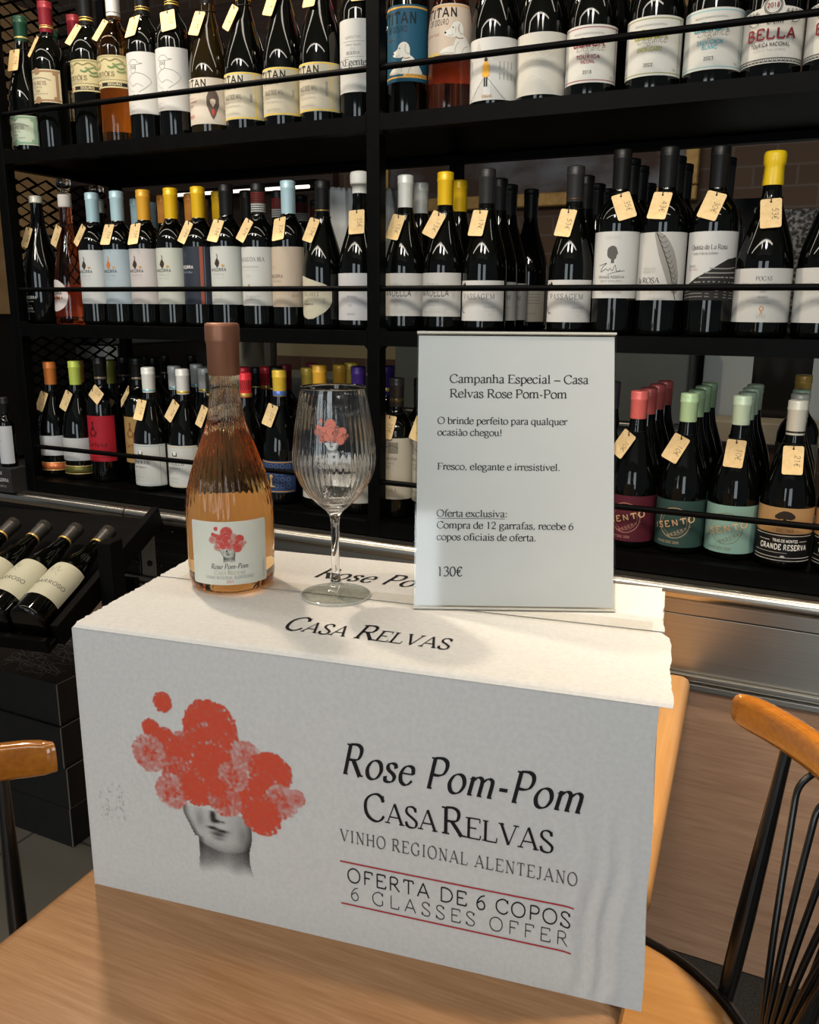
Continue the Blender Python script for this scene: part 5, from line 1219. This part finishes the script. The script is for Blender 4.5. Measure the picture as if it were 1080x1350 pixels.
P(-.8222, Y0, ZM, 'bur', .291, .0420, D, ('#e8e6dd', .040, 'crown'), 'olive bottle with bulky white wax top beside the centre post', group=GMd, tg=('35\u20ac', 12, -4), lab=dict(z=(18, 105), ha=84, col='#d3d2d4', items=[('T', 'BRANCO', 4, 60, 3.4, 's', G, 20), ('T', '2020', 0, 44, 3, 's', G, 8), ('T', 'DOURO', 2, 28, 3.2, 's', K, 16)]))
# ---- middle shelf, right bay
van = lambda rot: dict(z=(27, 104), ha=80, col='#d5d2cc', rot=rot, items=[('T', 'QUINTA', -2, 80, 5, 'cs', G, 26), ('T', 'VANDELLA', -2, 63, 11, 'cb', K, 62), ('T', 'DOURO', 0, 52, 4, 's', G, 22), ('T', '2020', 0, 45, 2.8, 's', LG, 8), ('R', -38, 40, 38, 40.4, LG), ('T', 'PRODUZIDO NO DOURO', 0, 34, 2.6, 's', LG, 50), ('V', 'VINHO', 40, 66, 3, 's', LG)])
P(-.726, Y0, ZM, 'bur', .279, .0395, D, ('#d6d6d0', .058), 'silver capsuled bottle with cream label, front row beside the post', group=GMd, lab=van(0), tg=('15\u20ac', -10, 12))
P(-.646, Y0, ZM, 'bur', .280, .0395, D, ('#ffcb1c', .058), 'yellow capsuled bottle with cream label, front row right of the silver capsuled one', group=GMd, lab=van(-6), tg=('15\u20ac', -8, 24))
P(-.566, Y0, ZM, 'bur', .281, .0400, D, ('#333231', .060), 'black capsuled bottle with white label and 17 euro tag', group=GMd, lab=passagem(), tg=('17\u20ac', -10, 4))
P(-.573, Y0+.085, ZM, 'bur', .276, .0385, D, (BK, .058), 'black capsuled bottle second in the line behind the 17 euro one', group=GMd, lab=passagem(12))
P(-.582, Y0+.17, ZM, 'bur', .276, .0400, D, (BK, .058), 'black capsuled bottle third in the line behind the 17 euro one', group=GMd, lab=passagem(14))
P(-.566, Y0+.255, ZM, 'bur', .277, .0400, D, (BK, .058), 'black capsuled bottle with small printed back label, last behind the 17 euro one', group=GMd, lab=dict(z=(16, 78), ha=60, col='#d2c9b8', rot=14, items=[('R', -30, 70-6*i, 30, 71-6*i, G) for i in range(4)] + [('T', 'VINHO TINTO', 0, 30, 4, 's', G, 40)]))
P(-.407, Y0, ZM, 'bur', .276, .0385, D, ('#333231', .060), 'black capsuled bottle with white label and 53 euro tag', group=GMd, lab=passagem(0, 'GRANDE RESERVA'), tg=('53\u20ac', -10, 8), bands=((.006, .0075, '#6f4a32'),))
P(-.330, Y0, ZM, 'bdx', .297, .0370, D, (BK, .063), 'bottle with white label of a grey head silhouette and signature', group=GMd, tg=('35\u20ac', 14, -18), lab=dict(z=(60, 166), ha=86, col='#dcdbd6', items=[('T', 'DOURO', 0, 154, 5, 's', LG, 26), ('F', [(-8, 129, 137), (-6, 125, 141), (-1, 122, 143.5), (3, 121, 143.5), (6.5, 123, 141), (8, 129, 137), (9.5, 131, 132.5)], '#55534f'), ('F', [(-1, 116, 124), (4, 116, 124)], '#55534f'), ('K', [(-22, 112), (-8, 116), (-15, 110), (-18, 102), (-9, 107), (-5, 104), (-2, 108), (2, 104), (6, 113), (9, 103), (15, 105)], .8, K), ('K', [(-6, 98), (8, 102), (22, 104)], .7, K), ('T', 'GRANDE RESERVA', 0, 92, 3.8, 'sb', G, 44), ('T', '2017 DOURO', 0, 86, 3, 's', G, 36), ('R', -28, 80, 28, 80.4, LG), ('T', 'QUINTA DE LA ROSA', 2, 68, 2.8, 's', G, 32), ('D', 2, 74, 2, G, .7)]))
P(-.255, Y0, ZM, 'bdx', .296, .0375, D, (BK, .063), 'bottle with a grey feather on its white label', group=GMd, tg=('43\u20ac', -6, 6), lab=dict(z=(57, 163), ha=86, col='#d6d3cd', items=[('F', [(-8, 158, 163), (0, 128, 163), (8, 106, 158), (16, 84, 148), (24, 70, 134), (30, 66, 118), (35, 70, 96)], '#8d8a84')] + [('K', [(-4+i*3.4, 160-i*8.2), (3+i*3.1, 154-i*8.0), (9+i*2.6, 157-i*7.4)], .7, '#34322f') for i in range(11)] + [('K', [(-5, 162), (8, 132), (20, 100), (29, 66), (32, 58)], 1.2, '#34322f'), ('T', 'GRANDE', -14, 105, 3.4, 's', LG, 22), ('T', 'RESERVA', -14, 100, 3.4, 's', LG, 22), ('T', 'la ROSA', -16, 84, 8.5, 'r', K, 40), ('T', '2017', -6, 68, 3, 's', LG, 10)]))
P(-.177, Y0, ZM, 'bdx', .292, .0375, D, (BK, .063), 'bottle with dark terraced slope drawing on its white label', group=GMd, tg=('30\u20ac', 4, 18), lab=dict(z=(57, 162), ha=86, col='#dfdedb', items=[('F', [(-50, 57, 74), (-34, 57, 82), (-18, 57, 92), (0, 57, 101), (16, 57, 112), (30, 57, 120), (52, 57, 124)], '#262524')] + [('K', [(-30+8*i, 78+7*i), (4+6*i, 79+6.6*i), (50, 76+8*i)], 1.7, '#8f8d88') for i in range(5)] + [('K', [(-48, 70-5*i), (-10, 73-5*i), (50, 68-4*i)], 1.1, '#807e79') for i in range(3)] + [('T', 'Quinta de La Rosa', -2, 135, 7, 'r', K, 58), ('T', 'Vinha Vale do Inferno', -8, 127, 4, 'r', G, 42), ('T', 'DOURO', -28, 108, 3.4, 's', K, 14), ('T', 'DOC TINTO', -26, 103, 2.6, 's', RD, 18)]))
P(-.097, Y0, ZM, 'bur', .279, .0425, D, ('#ffd41a', .050, 'wax'), 'bottle sealed in yellow wax with a 53 euro tag', group=GMd, lab=pocas(), tg=('53\u20ac', 4, -4))
P(-.008, Y0, ZM, 'bur', .276, .0425, D, ('#2b3570', .050, 'wax'), 'blue sealed bottle at the edge of the photo beside the yellow wax one', group=GMd, lab=pocas(3), tg=('53\u20ac', 20, -4))
# ---- lower shelf, left bay
P(-1.676, Y0, ZB, 'bur', .274, .0400, D, ('#e2843c', .054), 'orange capsuled bottle with orange foil band, front corner by the mesh', group=GB, tg=('15\u20ac', -6, 12), lab=dict(z=(52, 100), ha=86, col='#d7d8da', items=[('T', 'SYRAH', 0, 66, 4, 's', LG, 20)]), body_bands=((.017, .034, '#b8673a'), (.0155, .017, '#d8b87a'), (.034, .0355, '#d8b87a')))
P(-1.594, Y0, ZB, 'bur', .279, .0400, D, ('#a6b24e', .056), 'olive green capsuled bottle with olive foil band', group=GB, tg=('15\u20ac', -10, 18), lab=dict(z=(46, 100), ha=86, col='#d4d5d4', items=[('T', 'VIOGNIER', 0, 62, 4, 's', LG, 26)]), body_bands=((.015, .032, '#6d6a35'), (.0135, .015, '#d8b87a'), (.032, .0335, '#d8b87a')))
cart = lambda c, f: dict(z=(50, 157), ha=84, col=c, items=[('R', -2, 128, 2, 140, f), ('D', 0, 128, 5, f, .6), ('D', 0, 141, 3, f), ('O', 0, 118, 6, 8, f), ('K', [(-10, 122), (-6, 108), (0, 112), (6, 108), (10, 122)], 1.4, f), ('T', 'Cartuxa', 4, 86, 11, 'i', f, 54), ('R', -50, 60, 50, 61, f)])
P(-1.514, Y0, ZB, 'bdx', .290, .0365, D, ('#151413', .052), 'bottle with bright red label', group=GB, lab=cart('#b8202f', '#3c1014'), tg=('12,5\u20ac', -8, -62), bands=((.002, .007, '#8a7a66'),))
P(-1.425, Y0+.026, ZB, 'bdx', .291, .0365, D, ('#151413', .052), 'bottle with tan label half behind the white capsuled one', group=GB, lab=cart('#b8935a', '#7a4a22'), tg=('10\u20ac', -34, 34), bands=((.002, .007, '#8a7a66'),))
rey = lambda c: dict(z=(12, 106), ha=84, col='#d9d8d2', items=[('R', -56, 102, 56, 103, c), ('R', -56, 14, 56, 15, c), ('R', 44, 14, 45, 103, c), ('R', -6, 82, 6, 90, K), ('R', -4, 84, 4, 92, '#d9d8d2'), ('T', 'REYNOLDS', -6, 62, 7, 'r', K, 56), ('T', 'Grande Reserva', -8, 53, 4.6, 'i', G, 40), ('T', '2018', -18, 42, 3, 's', LG, 8), ('T', 'ALENTEJO', -8, 30, 3, 's', LG, 30), ('T', 'WINE GROWERS', -8, 22, 2.6, 's', LG, 34)])
WC = '#f4f2ea'
P(-1.351, Y0-.021, ZB, 'bur', .274, .0405, D, (WC, .056), 'white capsuled bottle with teal ring and cream label', group=GB, lab=rey('#6f9098'), tg=('15\u20ac', -8, 4), bands=((.003, .0075, '#7fa5a8'),))
P(-1.272, Y0, ZB, 'bur', .272, .0405, D, (WC, .056), 'white capsuled bottle with yellow ring and cream label, front row', group=GB, lab=rey('#c8a95a'), tg=('35\u20ac', -14, 24), bands=((.003, .0075, '#d9b83c'),))
P(-1.190, Y0, ZB, 'bur', .266, .0400, D, ('#2a2926', .050), 'dark capsuled bottle with white label just behind the pink wine bottle on the carton', group=GB, lab=rey('#a9a69f'), tg=('14\u20ac', -22, 12), bands=((.002, .006, '#a5915a'),))
RC = '#d9303a'
P(-1.104, Y0, ZB, 'bur', .270, .0390, D, (RC, .052, 'print'), 'red capsuled bottle hidden for the most part by the pink wine bottle', group=GB, bands=((.001, .009, '#a98440'),))
P(-1.016, Y0, ZB, 'bur', .279, .0390, D, ('#e0bb3e', .054), 'gold capsuled bottle with blue tile patterned label and 22 euro tag', group=GB, tg=('22\u20ac', -10, 14), bands=((.001, .011, '#4a5f98'),), lab=dict(z=(25, 93), ha=80, col='#33466e', items=[('R', -50, 89, 50, 91, '#b98d4c'), ('R', -50, 27, 50, 29, '#b98d4c'), ('R', -48, 66, 48, 74, '#202c48')] + [('O', -36+12*i, 40+14*(j), 3.4, 4.6, '#5a6d94') for i in range(7) for j in range(4)] + [('R', -2, 40, 2, 62, '#d0a452'), ('D', 0, 60, 4, '#d0a452'), ('R', -8, 38, 8, 40, '#d0a452')]))
mano = dict(z=(22, 112), ha=86, col='#d3cfc4', items=[('D', 0, 96, 9, '#8f8a7e', .8), ('T', 'VINHO TINTO', 0, 74, 5, 'r', G, 46), ('T', 'DOURO', 0, 64, 4, 's', LG, 24), ('R', -26, 58, 26, 58.5, LG), ('T', '2018', 0, 36, 3.4, 's', LG, 10)])
P(-.918, Y0, ZB, 'bdx', .293, .0385, D, ('#e8b03a', .058), 'gold capsuled bottle with cream label and ribbed foot seen through the wine glass', group=GB, lab=mano, ribs=True)
P(-.828, Y0, ZB, 'bdx', .293, .0385, D, ('#3a2470', .058), 'purple capsuled bottle with cream label and ribbed foot beside the post', group=GB, lab=mano, ribs=True, bands=((.008, .016, '#a08448'),))
# ---- lower shelf, right bay
par = dict(z=(39, 160), ha=88, col='#cfc8b4', items=[('R', -44, 130, -24, 152, '#8d8779'), ('R', -22, 130, -2, 152, '#a09a8b'), ('R', 0, 130, 20, 152, '#7d776a'), ('K', [(-44, 140), (-30, 146), (-14, 138), (6, 146), (20, 140)], 1.6, '#5d584e'), ('T', 'Vinhas & Parcelas', -12, 118, 6, 'r', '#5d584e', 60), ('T', 'Touriga Nacional', -12, 109, 4.4, 'r', '#8d8779', 50), ('T', 'DOURO DOC', -12, 101, 4.4, 's', '#5d584e', 34), ('T', '2018', -14, 84, 3.6, 's', G, 10), ('T', 'ROMANEIRA', -10, 54, 7, 'cs', '#5d584e', 54), ('R', -40, 45, 30, 45.4, LG)])
P(-.743, Y0, ZB, 'bdx', .274, .0370, D, ('#2c2b2a', .056), 'black capsuled bottle with old engraving on cream label beside the post', group=GB, lab=par, tg=('23\u20ac', -2, 6), bands=((.010, .016, '#5a4a2c'),))
P(-.667, Y0, ZB, 'bdx', .274, .0370, D, ('#2c2b2a', .056), 'black capsuled bottle with engraved cream label, partly behind the white notice', group=GB, lab=par, tg=('23\u20ac', -26, 10), bands=((.010, .016, '#5a4a2c'),))
cols = (('#e06c66', '#5e2230', '#a5756a', 'red'), ('#b4d0a0', '#35514c', '#a59072', 'green'), ('#e2f7d6', '#97beb2', '#77806a', 'mint'))
ords = ('second', 'third', 'last')
for (x, dx, (c, lc, ac, nm), tt) in ((-.276, .0008, cols[0], (-26, 26)), (-.193, .0008, cols[1], (-14, 22)), (-.1095, .0005, cols[2], (-4, 2))):
    P(x, Y0, ZB, 'bur', .271, .0405, D, (c, .048), nm + ' capsuled bottle at the front of its line with a 10 euro tag', group=GB, lab=isento(lc, ac), tg=('10\u20ac',) + tt)
    for k in range(3):
        P(x+dx*(k+1), Y0+.085*(k+1), ZB, 'bur', .270, .0405, D, (c, .048), nm + ' capsuled bottle ' + ords[k] + ' in its line behind the 10 euro one', group=GB, lab=isento(lc, ac) if k == 0 else None)
s1, s2 = serra()
P(-.0258, Y0-.012, ZB, 'bur', .269, .0420, D, ('#e6e1d0', .056), 'silver capsuled bottle with cork and black label and 21 euro tag', group=GB, lab=s1, extra_lab=s2, tg=('21\u20ac', 2, -2), bands=((.004, .007, '#3a352c'),))
P(.060, Y0-.012, ZB, 'bur', .269, .0420, D, ('#e6e1d0', .056), 'bottle with cork and black label cut by the edge of the photo', group=GB, lab=s1, extra_lab=s2)
# ---- rows further back
def back(x, y, z, shape, h, col, label, grp, r=.0365, ln=.06, kind='foil', bands=()):
    P(x, y, z, shape, h, r, D, (col, ln, kind), label, group=grp, bands=bands)
R2, R3, R4 = 1.585, 1.67, 1.755
P(-1.574, R2+.006, ZM, 'bdx', .283, .0358, D, ('stopper', .03), 'glass stoppered bottle behind the pink wine bottle', group=GMd)
for (x, y, h, c, l) in ((-1.495, R3+.01, .284, bl_, 'pale blue capsuled bottle in the third row behind the blue label'), (-1.453, R2+.004, .280, bl_, 'pale blue capsuled bottle right behind the gap of blue and gold capsules'), (-1.371, R2, .283, '#e89a3e', 'orange capsuled bottle behind the greenish labelled one'), (-1.418, R3, .284, bl_, 'pale blue capsuled bottle beside the orange capsules, third row'),
        (-1.336, R3+.004, .284, '#e89a3e', 'orange capsuled bottle in the third row behind the yellow capsules'), (-1.294, R2, .283, '#e89a3e', 'orange capsuled bottle between the two yellow capsules'), (-1.262, R3, .283, '#e89a3e', 'orange capsuled bottle to the right of the navy label'), (-1.219, R2, .284, yl_, 'yellow capsuled bottle behind the navy label'), (-1.186, R3, .282, '#cfa93a', 'gold capsuled bottle behind the black capsule'), (-1.144, R2, .282, BK, 'black capsuled bottle in the second row behind the chevron capsule')):
    back(x, y, ZM, 'bdx', h, c, l, GMd, .0355)
for (x, y, h, l) in ((-1.063, R2, .278, 'chevron capsuled bottle in the second row'), (-1.061, R3, .278, 'chevron capsuled bottle in the third row'), (-1.075, R4, .278, 'chevron capsuled bottle in the last row')):
    back(x, y, ZM, 'bdx', h, BK, l, GMd, .036, .058, 'chev')
back(-.734, R2, ZM, 'bur', .277, '#b9b9b2', 'silver capsuled bottle in the second row', GMd, .0395, .058)
back(-.653, R2, ZM, 'bur', .277, '#ffcb1c', 'yellow capsuled bottle in the second row', GMd, .0395, .058)
for k, y in enumerate((R2, R3, R4)):
    back(-.411, y, ZM, 'bur', (.272, .269, .270)[k], BK, 'black capsuled bottle ' + ords[k] + ' in the line behind the 53 euro black one', GMd, .0375, .058)
    back(-.332-.001*k, y, ZM, 'bdx', (.295, .295, .276)[k], BK, 'black capsuled bottle ' + ords[k] + ' in the line behind the head silhouette label', GMd, .0365)
    if k < 2: back(-.256, y, ZM, 'bdx', .294, BK, 'black capsuled bottle ' + ords[k] + ' in the line behind the feather label', GMd, .0365)
back(-.176, R2, ZM, 'bdx', .287, BK, 'black capsuled bottle behind the terraced slope label', GMd, .0365)
for (x, y, c, l, s) in ((-1.136, R2, '#d9783f', 'orange capsuled bottle behind the yellow bordered label', 'bur'), (-1.045, R2+.01, '#d9783f', 'orange capsuled bottle further along behind the yellow bordered labels', 'bur'), (-.955, R2, '#ffc61c', 'yellow capsuled bottle behind the 37 euro tag', 'bur'), (-.872, R2, '#c9343c', 'red capsuled bottle behind the upright 35 euro tag', 'bur'), (-.79, R2, '#d06a72', 'pink capsuled bottle behind the plain white label', 'bur')):
    back(x, y, ZT, s, .300, c, l, GT, .039, .064)
for i, (x, l) in enumerate(((-.560, 'walker label'), (-.470, 'embossed label'), (-.385, 'red bordered label'), (-.298, 'bottle dated 2022'), (-.210, 'bottle dated 2023'), (-.122, 'medallion label'))):
    back(x, R2+.012, ZT, 'bur', .308, BK if i != 3 else '#7c3034', 'dark bottle in the second row behind the ' + l, GT, .040, .06)
back(-1.673, R2, ZB, 'bur', .273, '#e2843c', 'orange capsuled bottle in the second row by the mesh', GB, .039, .054)
back(-1.567, R2, ZB, 'bur', .277, '#8a8a3c', 'olive capsuled bottle behind the red label', GB, .039, .056)
for (x, y, h, l) in ((-1.604, R3, .281, 'black capsuled bottle between red and tan labels, third row'), (-1.462, R2+.006, .290, 'black capsuled bottle right behind the tan label'), (-1.505, R3+.002, .282, 'black capsuled bottle beyond the tan label, third row'), (-1.545, R4+.005, .284, 'black capsuled bottle in the last row, near the mesh'), (-1.455, R4, .286, 'black capsuled bottle in the last row behind the white capsules')):
    back(x, y, ZB, 'bdx', h, '#151413', l, GB, .036, .052, bands=((.002, .007, '#8a7a66'),))
back(-1.368, R2, ZB, 'bur', .271, WC, 'white capsuled bottle between the teal and yellow ringed ones', GB, .040, .056, bands=((.003, .0075, '#7fa5a8'),))
back(-1.372, R3, ZB, 'bur', .270, WC, 'white capsuled bottle in the third row', GB, .040, .056, bands=((.003, .0075, '#7fa5a8'),))
back(-1.280, R2, ZB, 'bur', .269, WC, 'white capsuled bottle with yellow ring in the second row', GB, .040, .056, bands=((.003, .0075, '#d9b83c'),))
back(-1.168, R2, ZB, 'bur', .275, RC, 'red capsuled bottle in the second row beside the pink wine bottle', GB, .039, .052, 'print', bands=((.001, .009, '#a98440'),))
back(-1.168, R3, ZB, 'bur', .271, RC, 'red capsuled bottle in the third row', GB, .039, .052, 'print', bands=((.001, .009, '#a98440'),))
back(-1.256, R4, ZB, 'bur', .262, '#1f1e1d', 'black capsuled bottle with gold ring, last row between the red capsules', GB, .039, .052, bands=((.002, .005, '#a5915a'),))
back(-1.082, R2, ZB, 'bur', .279, '#1f1e1d', 'black capsuled bottle with gold ring beside the gold and blue capsule', GB, .038, .052, bands=((.002, .005, '#a5915a'),))
back(-1.170, R4, ZB, 'bdx', .271, '#8e2531', 'dark red capsuled bottle in the last row by the gold capsules', GB, .036)
back(-1.094, R4, ZB, 'bdx', .277, '#8e2531', 'dark red capsuled bottle in the last row behind the gold capsules', GB, .036)
back(-1.000, R2, ZB, 'bdx', .280, '#e0bc48', 'gold capsuled bottle in the second row beside the blue label', GB, .037)
back(-.920, R2, ZB, 'bdx', .289, '#e8b03a', 'gold capsuled bottle in the second row behind the wine glass rim', GB, .037)
back(-.940, R3, ZB, 'bdx', .288, '#e0bc48', 'gold capsuled bottle in the third row', GB, .037)
back(-.806, R2, ZB, 'bdx', .290, '#3a2470', 'purple capsuled bottle in the second row behind the post', GB, .037, bands=((.008, .016, '#a08448'),))
back(-.730, R2, ZB, 'bdx', .268, '#2c2b2a', 'black capsuled bottle behind the engraved labels', GB, .036, .056)
back(-.342, R2, ZB, 'bur', .278, '#5b5560', 'purple grey capsuled bottle beside the notice edge', GB, .026, .05)
for k, (y, h, c, nm) in enumerate(((R2, .271, '#e6e1d0', 'silver capsuled bottle second in its line behind the 21 euro one'), (R3, .271, '#b9d3ae', 'mint capsuled bottle third in the line behind the 21 euro one'))):
    back(-.0255, y, ZB, 'bur', h, c, nm, GB, .0405, .05)
P(-.026, R4, ZB, 'bdx', .291, .037, D, ('#9a7a3a', .06), 'gold capsuled tall bottle at the back of the 21 euro line', group=GB, lab=dict(z=(60, 165), ha=84, col='#cfc9b8', items=[('T', 'RESERVA', 0, 120, 5, 's', G, 30)]))
